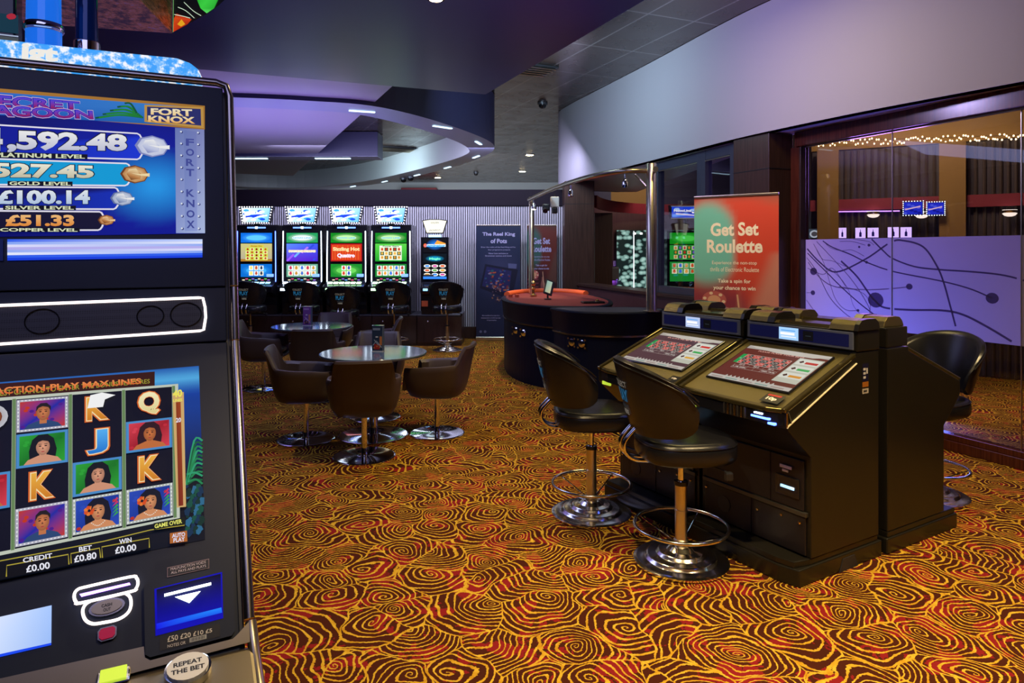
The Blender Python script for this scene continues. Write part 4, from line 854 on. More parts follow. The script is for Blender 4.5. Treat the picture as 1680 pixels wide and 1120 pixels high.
# ================================================================ TUB ARMCHAIR (faces +X)
def make_armchair(label, loc, rz):
    t = thing('armchair', label, 'armchair', loc, rz)
    mb = MB(); mb.lathe([(.24, 0), (.25, .004), (.25, .009), (.24, .014), (.237, .0141), (.066, .0165), (.06, .018), (.03, .022)], 'chrome', 48); mb.build('base', t)
    mb = MB(); mb.lathe([(.024, .02), (.024, .37)], 'chrome', 20); mb.build('column', t)
    N = 72
    def se(a, rx, ry, e): c, s_ = math.cos(a), math.sin(a); return (math.copysign(abs(c) ** e, c) * rx, math.copysign(abs(s_) ** e, s_) * ry)
    def sstep(x): x = max(0, min(1, x)); return x * x * (3 - 2 * x)
    loops = []
    for i in range(N):
        a = 2 * math.pi * i / N; b = abs((a + math.pi) % (2 * math.pi) - math.pi)  # 0 at front, pi at back
        back = sstep((b - 2.30) / .22); front = 1 - sstep((b - .55) / .25)
        top = .63 + .03 * sstep((b - 1) / 1.2) + .16 * back; top = top * (1 - front) + .435 * front
        ex, ey = se(a, .29, .295, .56); lean = .055 * back * (1 if True else 0)
        cut = .02 * front
        def P(k, z, ln=0, dx=0): return (ex * k - ln + dx, ey * k, z)
        th = .16 * (1 - front) + .30 * front; L = []
        L.append(P(.10, .355)); L.append(P(.62, .355)); L.append(P(.78, .375)); L.append(P(.88, .43)); L.append(P(.95, .51 if not front > .5 else .42)); 
        zt = top; L.append(P(.99, max(.43 if front > .5 else .53, zt - .05), lean * .7)); L.append(P(1.0, zt - .018, lean)); L.append(P(.975, zt, lean)); L.append(P(1 - th * .55, zt + .002, lean)); L.append(P(1 - th, zt - .022, lean))
        L.append(P(1 - th - .02, .47 * (1 - front) + .43 * front, 0)); L.append(P(.70 if front < .5 else .62, .445, 0)); L.append(P(.08, .450))
        loops.append(L)
    mb = MB(); mb.sweep(loops, 'brown_leather', True, False, True); mb.add([l[0] for l in loops], [list(range(N))], 'brown_leather'); mb.add([l[-1] for l in loops], [list(range(N))], 'brown_leather'); mb.build('shell', t)
    mb = MB()
    def cu(k, z): return [tuple(list(se(2 * math.pi * i / 40, .235 * k, .225 * k, .6)) + [z]) for i in range(40)]
    mb.sweep([[(p[0] + .02, p[1], p[2]) for p in cu(k, z)] for k, z in ((.9, .452), (.98, .458), (1, .475), (.96, .49), (.86, .497), (.4, .502), (.05, .502))], 'brown_leather'); mb.build('seat_cushion', t)
    return t
ac = make_armchair('brown tub armchair at the near round table with its back to the camera', (-1.19, 5.50, 0), math.radians(101))
remember(ac)
for p, r_, lb in (((-1.81, 6.00, 0), 12, 'brown tub armchair at the left side of the near round table'), ((-.68, 6.20, 0), 172, 'brown tub armchair at the right side of the near round table'), ((-1.36, 6.80, 0), -85, 'brown tub armchair behind the near round table, facing the camera'),
                  ((-2.99, 8.22, 0), 8, 'brown tub armchair at the left side of the farther round table'), ((-2.17, 7.62, 0), 96, 'brown tub armchair in front of the farther round table, its back to the camera'),
                  ((-2.42, 9.05, 0), -90, 'brown tub armchair behind the farther round table below the slot machines'), ((-1.72, 8.60, 0), 185, 'brown tub armchair at the right side of the farther round table')):
    dup(ac, p, math.radians(r_), lb)
# ================================================================ ROUND TABLES AND MENU HOLDERS
def table(label, loc):
    t = thing('round_table', label, 'table', loc, .3)
    mb = MB(); mb.lathe([(.44, .722), (.470, .728), (.475, .736), (.475, .744), (.472, .748), (.469, .7481), (.04, .7484), (.02, .7485)], 'table_top', 64); mb.build('tabletop', t)
    mb = MB(); mb.lathe([(.040, .02), (.040, .722)], 'chrome', 28); mb.lathe([(.12, .705), (.12, .721)], 'black_plastic', 24); mb.build('pedestal', t)
    mb = MB(); mb.lathe([(.30, 0), (.31, .004), (.31, .009), (.30, .013), (.297, .0131), (.066, .0155), (.06, .017), (.04, .022)], 'chrome', 56); mb.build('base', t); return t
table('near round bar table with bluish sheen top and chrome disc base', (-1.245, 6.14, 0))
table('farther round bar table closer to the row of slot machines', (-2.44, 8.33, 0))
mat('card_blue', (.10, .14, .22), .4)
def menu(label, loc, rz, cols):
    t = thing('menu_holder', label, 'menu holder', loc, rz)
    mb = MB(); mb.box(-.052, .052, -.035, .035, 0, .006, 'white_plastic', .002)
    P = rrect(-.052, -.03, .052, .03, .012, 3); mb.sweep([[(p[0], p[1], z) for p in P] for z in (.006, .235)], 'menu_glass', False, True); mb.build('holder', t)
    mb = MB(); ar = Art(mb, (-.048, -.0315, .008), (1, 0, 0), (0, 0, 1), 'print'); ar.rect(0, 0, .096, .222, cols[0]); ar.up()
    ar.rect(.008, .185, .075, .205, cols[1]); ar.rect(.02, .012, .07, .06, cols[2]); ar.rect(.070, .05, .092, .13, cols[3]); ar.up()
    ar.stroke([(.01, .05), (.04, .09), (.09, .03)], .006, cols[4]); ar.stroke([(.02, .10), (.06, .05)], .005, cols[4]); ar.qe(lambda x, y: (x, y), .045, .125, .014, .006, 'E0E0E0', 10); ar.up()
    for i in range(5): ar.qe(lambda x, y: (x, y), .02 + .013 * i, .028 + .006 * (i % 3), .008, .008, cols[2] if i % 2 else cols[3], 8)
    mb.build('menu_card', t); return t
mat('menu_glass', (.10, .13, .20), .12)
menu('clear bluish holder with drinks cards standing on the near round table', (-1.215, 6.20, .7486), -.1, ('2A3A50', '8A98A8', 'B02818', 'D08040', 'B8C8D0'))
menu('purple drinks card holder standing on the farther round table', (-2.50, 8.36, .7486), -.1, ('7A4890', 'B088C0', '402050', 'C08060', 'D0B0D8'))
# ================================================================ ELECTRONIC ROULETTE TERMINALS
UV = Matrix(((.857, -.515, 0, 1.478), (.515, .857, 0, 3.389), (0, 0, 1, 0), (0, 0, 0, 1)))   # local x = depth, local y = along the row
TA = math.atan2(.515, .857)
side = [(.02, .118), (.02, .623), (-.115, .742), (-.165, .79), (-.165, .870), (.395, 1.095), (.395, 1.118), (.60, 1.118), (.60, .118)]
def terminal(label, s0, k0, flip, near, scr):
    """s0,k0 position of the front right corner; flip=True turns it to face the glass"""
    base = Vector((1.478, 3.389, 0)) + Vector((.857, .515, 0)) * s0 + Vector((-.515, .857, 0)) * k0
    rz = TA + (math.pi if flip else 0)
    t = thing('roulette_terminal', label, 'roulette terminal', base, rz); M = Matrix.Translation(base) @ Matrix.Rotation(rz, 4, 'Z')
    w = .725
    mb = MB(); mb.prism(side, .006, w, 'terminal_body', 'y', .004); body = mb.build('cabinet', t)
    mb = MB(); pl = [(-.11, .10), (-.08, .0), (.62, .0), (.62, w + .01), (-.11, w + .01)]; mb.prism(pl, 0, .085, 'terminal_body', 'z', .006)
    mb.prism([(-.10, .12), (-.08, .03), (.02, .012), (.60, .012), (.60, w), (-.10, w)], .085, .116, 'terminal_body', 'z', .004)
    mb.prism([(.24, 0.), (.40, 0.), (.37, .065), (.27, .065)], -.003, .002, 'dark_paint', 'y'); mb.build('plinth', t)  # last piece: flat dark plate standing in for the shaded notch
    # lower front panels
    mb = MB(); mb.box(.006, .020, .04, w - .04, .345, .60, 'terminal_panel', .004); mb.box(.008, .020, .03, w - .03, .125, .318, 'terminal_panel', .004); mb.box(-.002, .02, .02, w - .02, .320, .343, 'gunmetal', .003)
    mb.box(.003, .020, .235, .238, .345, .60, 'black_gloss'); mb.box(.004, .020, .36, .363, .125, .318, 'black_gloss'); mb.build('front_panel', t)
    for y, z in ((.06, .285), (.32, .27), (.68, .285), (.17, .29)):
        mb = MB(); mb.lathe([(.008, 0), (.008, .008), (.003, .010)], 'brass', 12, Matrix.Translation((.008, y, z)) @ Matrix.Rotation(-math.pi / 2, 4, 'Y')); mb.build('lock', t)
    mb = MB(); mb.lathe([(.045, 0), (.045, .003), (.040, .004), (.01, .002)], 'black_plastic', 24, Matrix.Translation((.008, .55, .225)) @ Matrix.Rotation(-math.pi / 2, 4, 'Y')); mb.build('speaker', t)
    mb = MB(); mb.box(-.004, .008, .06, .20, .40, .50, 'black_gloss', .003); acc = mb.build('note_acceptor', t)
    mb = MB(); mb.box(-.010, -.003, .085, .165, .440, .454, 'led_cyan', .002); mb.build('slot_light', acc, label='cyan lit slot'); mb = MB(); mb.box(-.008, -.003, .10, .17, .54, .556, 'white_plastic', .001); mb.box(-.008, -.003, .12, .155, .522, .534, 'white_plastic', .001); mb.build('sticker', t)
    # console: sloping dashboard with glass top
    V = Vector((.56, 0, .225)).normalized(); N = Vector((-V.z, 0, V.x)); T = Matrix(((V.x, 0, N.x, -.165), (0, 1, 0, 0), (V.z, 0, N.z, .870), (0, 0, 0, 1)))   # x up the slope, y along, z off it
    L = .603
    mb = MB(); mb.box(-.01, L, .004, .03, .0, .022, 'bronze_glass', .005, T); mb.box(-.01, L, w - .03, w - .004, .0, .022, 'bronze_glass', .005, T); mb.box(.0, L - .005, .03, w - .03, .0, .010, 'sparkle_bronze', .002, T)
    mb.box(.0, .008, .0, w, -.07, .008, 'black_gloss', .003, T); mb.build('console', t)
    mb = MB(); mb.box(.135, .545, .085, .640, .010, .020, 'black_gloss', .004, T); sc = mb.build('screen_frame', t)
    # lit front lip of the console
    mb = MB(); mb.prism([(-.172, .03), (-.205, .10), (-.215, .34), (-.200, .60), (-.168, w - .02), (-.12, w - .02), (-.12, .03)], .862, .884, 'bronze_glass', 'z', .004); lip = mb.build('hand_rest', t)
    mb = MB(); mb.prism([(-.166, .02), (-.198, .10), (-.206, .34), (-.192, .60), (-.166, w - .03)], .80, .862, 'black_gloss', 'z', .002)
    for i in range(7): y = .22 + i * .022; mb.box(-.212, -.200, y, y + .010, .805, .860, 'brass' if i % 2 else 'gunmetal', .002)
    mb.build('lip_face', lip)
    mb = MB(); mb.box(-.196, -.175, .055, .19, .800, .812, 'led_blue', .002); mb.box(-.205, -.19, .08, .19, .822, .832, 'led_blue', .002); mb.box(-.207, -.195, .12, .17, .842, .850, 'led_pale', .002); mb.build('blue_light', lip, label='blue glowing light')
    mb = MB(); mb.box(-.172, -.160, .60, .68, .775, .797, 'yellow_lit', .001); mb.build('yellow_tag', t)
    # head unit
    mb = MB(); mb.box(.395, .60, .0, w - .005, 1.122, 1.232, 'terminal_body', .006); hu = mb.build('head', t)
    mb = MB(); mb.box(.386, .397, .018, w - .02, 1.130, 1.224, 'grey_blue', .003); mb.build('fascia', hu)
    mb = MB(); ar = Art(mb, (.3855, w - .04, 1.145), (0, -1, 0), (0, 0, 1), 'screen'); wd = w - .08
    ar.rect(0, 0, wd, .066, '070A30'); ar.up(); c = .44 * wd
    ar.rect(c - .075, -.002, c + .055, .068, 'A8D4FF' if near else 'B8C8F0'); ar.up(); ar.rect(c - .06, .012, c + .04, .018, 'F4FAFF'); ar.rect(c - .065, .025, c + .03, .040, 'FFFFFF'); ar.rect(c - .06, .048, c + .035, .054, '60A8F0'); ar.up()
    ar.rect(c + .085, .006, c + .15, .060, '06070C'); ar.rect(c + .10, .03, c + .135, .034, '303840'); mb.build('display_strip', hu)
    for (a, b) in ((-.004, .16), (w - .185, w - .03)):
        mb = MB(); P = [(.388, 1.232), (.402, 1.262), (.428, 1.284), (.47, 1.290), (.545, 1.288), (.575, 1.265), (.585, 1.232)]; mb.prism(P, a, b, 'sparkle_bronze', 'y', .003)
        mb.prism([(p[0] + (-.003 if p[0] < .45 else .003), p[1] + (.004 if p[1] > 1.25 else -.0)) for p in P], a - .03 if a > .2 else a - .006, a + .022 if a > .2 else a + .02, 'terminal_body', 'y', .002); mb.build('top_hump', hu)
    mb = MB(); mb.prism([(.400, 1.232), (.416, 1.250), (.56, 1.250), (.58, 1.232)], .16, w - .18, 'bronze_glass', 'y', .002); mb.build('top_panel', hu)
    if scr is not None:
        O = T @ Vector((.145, .632, .0205)); mb = MB(); ar = Art(mb, O, (0, -1, 0), V, 'screen', M.inverted(), .0003); ar.g = scr['g']; wd, ht = .538, .392
        bg = scr['bg']; ar.rect(0, 0, wd, ht, bg); ar.up()
        ar.rect(0, ht - .035, wd, ht, 'B8B0A8'); ar.rect(0, 0, wd, .035, 'C8C0B8'); ar.up(); ar.poly([(.06, ht - .022), (.22, ht - .045), (.45, ht - .045), (wd, ht - .02), (wd, ht), (0, ht)], 'D0C8BC')
        for i in range(12): ar.poly([(.10 + i * .028, .035), (.118 + i * .028, .035), (.109 + i * .028, .050)], 'C8C0B8')
        for i in range(5): ar.rect(.02 + i * .10, .008, .10 + i * .10, .020, ('A89890', '90A8A0')[i % 2])
        ar.up(); ar.text(scr['t'], lambda x, y: (.10 + .30 * x, ht - .058 + .012 * y), 'F0B0A0', bold=.02)
        gx, gy, cw, chh = .065, .185, .0245, .034; reds = {1, 3, 5, 7, 9, 12, 14, 16, 18, 19, 21, 23, 25, 27, 30, 32, 34, 36}
        ar.rect(gx - .030, gy, gx - .002, gy + 3 * chh, '20A050'); ar.text('0', lambda x, y: (gx - .02 + .009 * x, gy + .045 + .013 * y), 'F0F0F0'); ar.rect(gx - .002, gy - .002, gx + 12 * cw + .002, gy + 3 * chh + .002, 'D8C8C0'); ar.up()
        for i in range(36):
            c_, r_ = i // 3, i % 3; x = gx + c_ * cw; y = gy + r_ * chh; ar.rect(x + .001, y + .0012, x + cw - .001, y + chh - .0012, 'C83028' if i + 1 in reds else '20181C')
        ar.up()
        for i in range(36):
            c_, r_ = i // 3, i % 3; x = gx + c_ * cw; y = gy + r_ * chh; k = .006 if i < 9 else .011; ar.text(str(i + 1), lambda a_, b_: (x + cw / 2 - k / 2 + k * a_, y + .011 + .012 * b_), 'F4ECE4', bold=.02)
        for (x0, y0, x1, y1, s_) in ((gx, gy - .03, gx + 4 * cw, gy - .002, '1ST 12'), (gx + 4 * cw, gy - .03, gx + 8 * cw, gy - .002, '2ND 12'), (gx + 8 * cw, gy - .03, gx + 12 * cw, gy - .002, '3RD 12'), (gx, gy - .058, gx + 2 * cw, gy - .03, '1-18'), (gx + 2 * cw, gy - .058, gx + 4 * cw, gy - .03, 'EVEN'), (gx + 4 * cw, gy - .058, gx + 6 * cw, gy - .03, ''), (gx + 6 * cw, gy - .058, gx + 8 * cw, gy - .03, ''), (gx + 8 * cw, gy - .058, gx + 10 * cw, gy - .03, 'ODD'), (gx + 10 * cw, gy - .058, gx + 12 * cw, gy - .03, '19-36')):
            ar.stroke([(x0, y0), (x1, y0), (x1, y1), (x0, y1), (x0, y0)], .0014, 'D8C8C0')
            if s_: ar.text(s_, lambda a_, b_: ((x0 + x1) / 2 - .018 + .036 * a_, (y0 + y1) / 2 - .006 + .012 * b_), 'F0E8E0', bold=.02)
        ar.up(); ar.rect(wd - .155, .07, wd - .004, ht - .06, 'C8C8B8'); ar.up()
        for i, (c1, c2) in enumerate((('C83838', 'D83028'), ('48B060', '40B058'), ('E09838', 'E8B048'))):
            y = ht - .10 - i * .075; ar.rect(wd - .148, y - .028, wd - .012, y + .030, 'E4E4D8'); ar.up(.4); ar.poly([(wd - .135, y), (wd - .118, y + .016), (wd - .105, y), (wd - .12, y - .014)], '503030'); ar.rect(wd - .095, y - .016, wd - .02, y + .006, c1 if scr['k'] else c2); ar.up(.4)
        mb.build('touch_screen', sc)
        mb = MB(); ar = Art(mb, T @ Vector((.02, .22, .0225)), (0, -1, 0), V, 'print', None, .0003)
        if near: ar.rect(.04, .0, .15, .075, '0A0808'); ar.up(); ar.rect(.05, .058, .13, .072, 'B01818'); ar.text('10p', lambda a_, b_: (.06 + .062 * a_, .015 + .034 * b_), 'F0E8E0', bold=.05)
        else: ar.rect(.13, -.0, .20, .05, '0A0808'); ar.up(); ar.text('10p', lambda a_, b_: (.145 + .04 * a_, .012 + .022 * b_), 'F0E8E0', bold=.04)
        mb.build('price_plate', t)
    if near:
        mb = MB(); ar = Art(mb, (.45, .0058, .90), (1, 0, 0), (0, 0, 1), 'print', None, .0004); ar.rect(0, .06, .055, .155, '141438'); ar.rect(0, .03, .055, .058, 'A06020'); ar.rect(0, -.005, .055, .022, 'B8B0A8'); ar.up()
        for i in range(3): ar.rect(.008, .075 + i * .022, .03, .088 + i * .022, 'C8C8D0')
        ar.rect(.035, .10, .048, .13, 'C8C8D0'); ar.rect(.008, .003, .04, .014, '404040'); mb.build('sticker', t, label='dark printed sticker')
        # edge trim along the console side, its highlight painted as pale colour
        mb = MB(); mb.tube([(-.166, .003, .795), (-.166, .003, .80), (.395, .003, 1.062)], .0045, 'pale_trim', 6); mb.tube([(-.168, .004, .80), (-.168, .004, .868)], .004, 'brass', 6); mb.build('edge_trim', t)
    return t
terminal('nearest roulette terminal with red betting table on a sloping touch screen', 0, 0, False, True, dict(g=.80, bg='6A2C28', t='PLEASE PLACE YOUR BETS', k=1))
terminal('second roulette terminal of the front row, farther from the camera', 0, .745, False, False, dict(g=.80, bg='5A3C44', t='ROULETTE', k=0))
terminal('roulette terminal back to back with the nearest one, facing the glass wall', 1.275, .725, True, False, None)
terminal('far roulette terminal of the rear row, only its humped top showing', 1.275, 1.47, True, False, None)
# ================================================================ BACK ROW OF SLOT MACHINES
def X12(px, Y=12.0): return (px - 840) / F * Y
def Z12(py, Y=12.0): return H - (py - HY) / F * Y
def glow(ar, x0, y0, x1, y1, edge, mid, sx=.46, sy=.42):
    ar.rect(x0, y0, x1, y1, edge); ar.up(); w, h = x1 - x0, y1 - y0
    f = lambda a, b: (x0 + w * a, y0 + h * b)
    ar.qe(f, .5, .5, sx * 1.05, sy * 1.1, edge, 24, mid); ar.up(); ar.qe(f, .5, .5, sx * .7, sy * .6, mid, 20); ar.up()
def symbols(ar, x0, y0, x1, y1, nx, ny, cols, bgs=('F4F0D8',), fill=.84):
    w, h = (x1 - x0) / nx, (y1 - y0) / ny
    for i in range(nx):
        for j in range(ny):
            x = x0 + w * i + w * (1 - fill) / 2; y = y0 + h * j + h * (1 - fill) / 2; ar.rect(x, y, x + w * fill, y + h * fill, bgs[(i * 3 + j) % len(bgs)])
            ar.lay += 1; c = cols[(i * 5 + j * 3) % len(cols)]; f = lambda a, b: (x + w * fill * a, y + h * fill * b)
            ar.qe(f, .5, .45, .30, .30, c, 8); ar.qp(f, [(.2, .78), (.5, .95), (.8, .78), (.5, .6)], c); ar.lay -= 1
def video_slot(label, px, kind):
    X = X12(px); t = thing('video_slot_machine', label, 'slot machine', (X, 12.0, .552), 0); zb = .552; z = lambda py: Z12(py) - zb; w = .355
    led = {'blue': 'led_blue', 'purple': 'led_cyan', 'red': 'led_green', 'green': 'led_green'}[kind]
    mb = MB(); mb.prism([(0, 0), (-.02, .30), (-.24, .40), (-.26, .50), (-.02, .575), (0, .585), (0, 1.56), (.04, 1.575), (.6, 1.575), (.6, 0)], -w, w, 'black_gloss', 'x', .006); mb.build('cabinet', t)
    for s_ in (-1, 1):
        mb = MB(); mb.tube([(s_ * (w - .016), -.012, z(470)), (s_ * (w - .016), -.016, z(430)), (s_ * (w - .022), -.012, z(379))], .008, 'led_edge_blue' if kind == 'blue' else 'led_pale', 8); mb.build('light_strip', t, label='bright vertical light strip')
    mb = MB(); ar = Art(mb, (0, -.010, 0), (1, 0, 0), (0, 0, 1), 'screen', None, .0012); a, b = -.275, .275; ar.g = 1.25
    E_ = {'blue': ('0868D8', '58C0FF'), 'purple': ('209858', 'E0F0F0'), 'red': ('088018', 'B8E8A0'), 'green': ('088018', 'B8E8A0')}[kind]
    glow(ar, a, z(398), b, z(382), *E_); ar.text({'blue': 'NOVO LINE', 'purple': 'NOVO LINE', 'red': 'NOVO LINE', 'green': 'NOVO LINE'}[kind], lambda x, y: (-.16 + .32 * x, z(391.5) + .028 * y), '60B8F0', bold=.03); ar.up(); mb.build('header_screen', t)
    mb = MB(); ar = Art(mb, (0, -.010, 0), (1, 0, 0), (0, 0, 1), 'screen', None, .0012); ar.g = 1.15; y0, y1 = z(428.5), z(399.5)
    if kind == 'blue':
        ar.rect(a, y0, b, y1, 'B07828'); ar.up(); ar.poly([(a, y0 + .04), (b, y0 + .04), (b, y1), (a, y1)], ['B0A890', 'B0A890', 'C8C078', 'C8C078']); ar.up(); ar.rect(-.19, y0 + .02, .20, y1 - .07, 'C8D850'); ar.rect(-.12, y1 - .065, .13, y1 - .025, 'D8C840'); ar.up(); symbols(ar, -.19, y0 + .025, .20, y1 - .075, 5, 4, ('B02810', '901808', 'C04820'), ('E8E8A0', 'C8D850'), .9)
        ar.up(2); ar.text('Always Hot', lambda x, y: (-.10 + .20 * x, y1 - .06 + .028 * y), '802010', bold=.02)
    elif kind == 'purple':
        ar.poly([(a, y0), (b, y0), (b, y1), (a, y1)], ['6828D0', '4818C8', '3858F0', '5888FF']); ar.up()
        for i in range(30): ar.qe(lambda x, y: (x, y), a + .02 + (i * .131) % .51, y0 + .015 + (i * .071) % .27, .022, .016, ('9858FF', '70B0FF', 'B078FF', '3048D8')[i % 4], 7)
        ar.up(); ar.rect(-.24, y0 + .16, .24, y0 + .20, 'E8C8A0'); ar.up(); ar.text('DIAMOND DELUXE', lambda x, y: (-.23 + .46 * x, y0 + .155 + .045 * y), 'FFF0D8', bold=.04)
    elif kind == 'red':
        ar.rect(a, y0, b, y1, 'B01018'); ar.up(); ar.rect(a + .02, y0 + .02, b - .02, y1 - .02, 'D84018'); ar.up()
        for i in range(22): ar.rect(a + .03 + i * .0225, y0 + .03, a + .036 + i * .0225, y1 - .03 - (i % 4) * .02, ('E87828', 'C02810')[i % 2])
        ar.up(); ar.text('Sizzling Hot', lambda x, y: (-.235 + .47 * x, y0 + .165 + .085 * y), 'FFE0A0', bold=.045); ar.text('Quattro', lambda x, y: (-.16 + .31 * x, y0 + .055 + .085 * y), 'F4E8FF', bold=.06)
    else:
        ar.poly([(a, y0), (b, y0), (b, y1), (a, y1)], ['18A028', '18A028', '58D048', '58D048']); ar.up(); ar.rect(-.20, y0 + .02, .19, y1 - .035, 'E8F0E0'); ar.up(); symbols(ar, -.19, y0 + .03, .18, y1 - .065, 5, 3, ('D89028', 'C83018', '7860C0', 'E8B048', '18A060'), ('F0E0B0', '205028'), .86)
        ar.up(2); ar.text('Power Stars', lambda x, y: (-.14 + .28 * x, y1 - .058 + .026 * y), '308028', bold=.03)
    mb.build('upper_screen', t)
    mb = MB(); ar = Art(mb, (0, -.010, 0), (1, 0, 0), (0, 0, 1), 'screen', None, .0012); ar.g = 1.2; y0, y1 = z(461), z(433)
    E_ = {'blue': ('0868C8', '38A8F8'), 'purple': ('68A890', 'C8D8D8'), 'red': ('188828', '68D058'), 'green': ('188030', '88B898')}[kind]
    ar.rect(a, y0, b, y1, '0C1418'); ar.up(); glow(ar, a, y0 + .075, b, y1, *E_); nx = {'blue': 3, 'purple': 5, 'red': 2, 'green': 5}[kind]; hw = nx * .05 if nx > 3 else nx * .045
    symbols(ar, -hw, y0 + .09, hw, y1 - .02, nx, 2, {'blue': ('E8D868', '203050', 'C05030'), 'purple': ('C83050', '4070D0', 'C89030'), 'red': ('D83818', 'A82060', '3050C0'), 'green': ('D85020', 'E8A030', '3878E8', 'B03020')}[kind], ('F0E8D0', 'E8F4FF')); ar.up(3)
    for i in range(9): ar.rect(a + .03 + i * .055, y0 + .012 + (i % 2) * .018, a + .075 + i * .055, y0 + .030 + (i % 2) * .018, ('F0E0C0', 'E05080', '68C860', '9868E0', '60A8F0')[i % 5])
    mb.build('lower_screen', t)
    # topper sign with bulbs
    zt, zl = z(338.5), z(366.5); mb = MB(); mb.prism([(-.245, zl), (.245, zl), (.30, zt - .03), (.285, zt), (-.285, zt), (-.30, zt - .03)], -.035, .05, 'black_gloss', 'y', .006); sg = mb.build('sign', t)
    mb = MB(); ar = Art(mb, (0, -.0365, 0), (1, 0, 0), (0, 0, 1), 'screen', None, .0012); ar.g = 1.7; ar.poly([(-.215, zl + .025), (.215, zl + .025), (.255, zt - .03), (-.255, zt - .03)], ['B8D8F8', '50A8F8', '88C0FF', 'D8E8FF']); ar.up()
    for i in range(16): ar.qe(lambda x, y: (x, y), -.20 + (i * .137) % .40, zl + .05 + (i * .083) % .19, .05, .022, ('FFFFFF', '3898F8', '1048E0', 'E8F4FF')[i % 4], 9); ar.up(.2)
    ar.poly([(-.18, zl + .10), (.02, zl + .125), (.18, zl + .16), (.02, zl + .16), (-.18, zl + .13)], '1838C8'); ar.up(); ar.poly([(-.06, zl + .085), (.20, zl + .13), (.20, zl + .15), (.0, zl + .11)], 'FFFFFF'); ar.text('NovoLine', lambda x, y: (-.20 + .30 * x, zl + .16 + .05 * y), 'FFFFFF', bold=.06); mb.build('sign_face', sg)
    mb = MB(); P = [(-.23, zl + .008), (.23, zl + .008), (.285, zt - .012), (-.285, zt - .012)]
    for k in range(4):
        p, q = Vector(P[k]), Vector(P[(k + 1) % 4]); n = (11, 6, 13, 6)[k]
        for i in range(n):
            c = p + (q - p) * i / n; mb.lathe([(.002, 0), (.009, .003), (.010, .009), (.004, .013)], 'led_bulb', 6, Matrix.Translation((c.x, -.036, c.y)) @ Matrix.Rotation(math.pi / 2, 4, 'X'))
    mb.build('bulb_border', sg, kind='stuff', label='row of small white bulbs round the sign')
    mb = MB(); mb.box(-.05, .05, .01, .05, 1.570, zl + .01, 'black_plastic', .004); mb.build('sign_post', t)
    mb = MB(); mb.box(-.16, .16, -.014, 0, z(374.6), z(372.2), 'led_blue_soft', .002); mb.box(-.02, .02, -.018, 0, z(375), z(371.6), 'led_pale', .002); mb.build('logo_light', t)
    # deck with lit buttons, note slot
    T = Matrix.Translation((0, -.145, .555)) @ Matrix.Rotation(math.radians(24), 4, 'X')
    bc = {'blue': 'led_cyan', 'purple': 'led_pale', 'red': 'led_green', 'green': 'led_green'}[kind]
    for i in range(6):
        mb = MB(); mb.box(-.29 + i * .10, -.21 + i * .10, -.03, .03, .0, .012, bc, .003, T); mb.build('deck_button', t, label='lit button')
    mb = MB(); mb.box(.19, .30, -.05, .0, .66, .71, 'led_blue_soft', .004); mb.build('note_slot', t, label='blue lit note slot')
    mb = MB(); mb.box(-.30, -.20, -.265, -.24, .43, .47, bc, .003); mb.build('coin_light', t)
mat('led_bulb', (1, 1, 1), emit=(1, 1, 1), es=4.5); mat('led_edge_blue', (.1, .2, 1), emit=(.10, .18, 1), es=5); mat('led_blue_soft', (.1, .2, 1), emit=(.15, .30, 1), es=2)
video_slot('slot machine with blue header and yellow screen at the left end of the back row', 421, 'blue')
video_slot('slot machine with purple middle screen in the back row', 496, 'purple')
video_slot('slot machine with red Sizzling Hot screen in the back row', 568.5, 'red')
video_slot('slot machine with all green screens and a 15 symbol panel in the back row', 641.5, 'green')
t = thing('fruit_machine', 'narrow dark gaming machine with white fan sign, right of the four blue topped machines', 'slot machine', (X12(713.5), 12.0, .552)); z = lambda py: Z12(py) - .552; w = .24
mb = MB(); mb.prism([(0, 0), (-.02, .32), (-.14, .40), (-.14, .48), (0, .56), (0, z(389)), (.5, z(389)), (.5, 0)], -w, w, 'black_gloss', 'x', .006); mb.build('cabinet', t)
mb = MB(); ar = Art(mb, (0, -.003, 0), (1, 0, 0), (0, 0, 1), 'screen', None, .0012); ar.g = 1.3; a, b = -.205, .205
ar.rect(a, z(414), b, z(391), '08080E'); ar.rect(a, z(431), b, z(416), '061018'); ar.rect(a, z(457), b, z(432), '0A0A0C'); ar.up()
f = lambda x, y: (x, y); ar.qe(f, 0, z(401), .15, .10, '080C30', 20, '1880F0'); ar.qe(f, 0, z(424), .17, .055, '041828', 20, '10A8E0'); ar.up()
ar.poly([(-.02, z(402)), (.18, z(402)), (.19, z(399)), (.04, z(394))], 'F09830'); ar.up(); ar.rect(-.19, z(404.5), .19, z(400.5), 'D8E8F8'); ar.up(); ar.text('Gaminator', lambda x, y: (-.185 + .37 * x, z(405) + .05 * y), '20A0F0', bold=.04); ar.qe(f, -.17, z(402.5), .03, .035, 'E86030', 12); ar.up(); ar.text('Magic', lambda x, y: (-.10 + .20 * x, z(427) + .05 * y), '70F0C0', bold=.05)
for i in range(3):
    for j in range(3): ar.qe(f, -.135 + i * .135, z(453) + .03 + j * .075, .060, .028, 'F0F0E8', 14); ar.lay += 1; ar.qe(f, -.135 + i * .135, z(453) + .03 + j * .075, .042, .018, ('E8A030', 'D85828', '3888E8', '58A848', 'C84898')[(i * 2 + j) % 5], 10); ar.lay -= 1
ar.up(2); ar.rect(a, z(457.5), b, z(453.5), '3080E8'); mb.build('screen', t)
mb = MB(); zl, zt = z(383), z(361.5); mb.prism([(-.15, zl), (.15, zl), (.225, zt), (.10, zt + .02), (-.10, zt + .02), (-.225, zt)], -.03, .05, 'black_gloss', 'y', .004); sg = mb.build('sign', t)
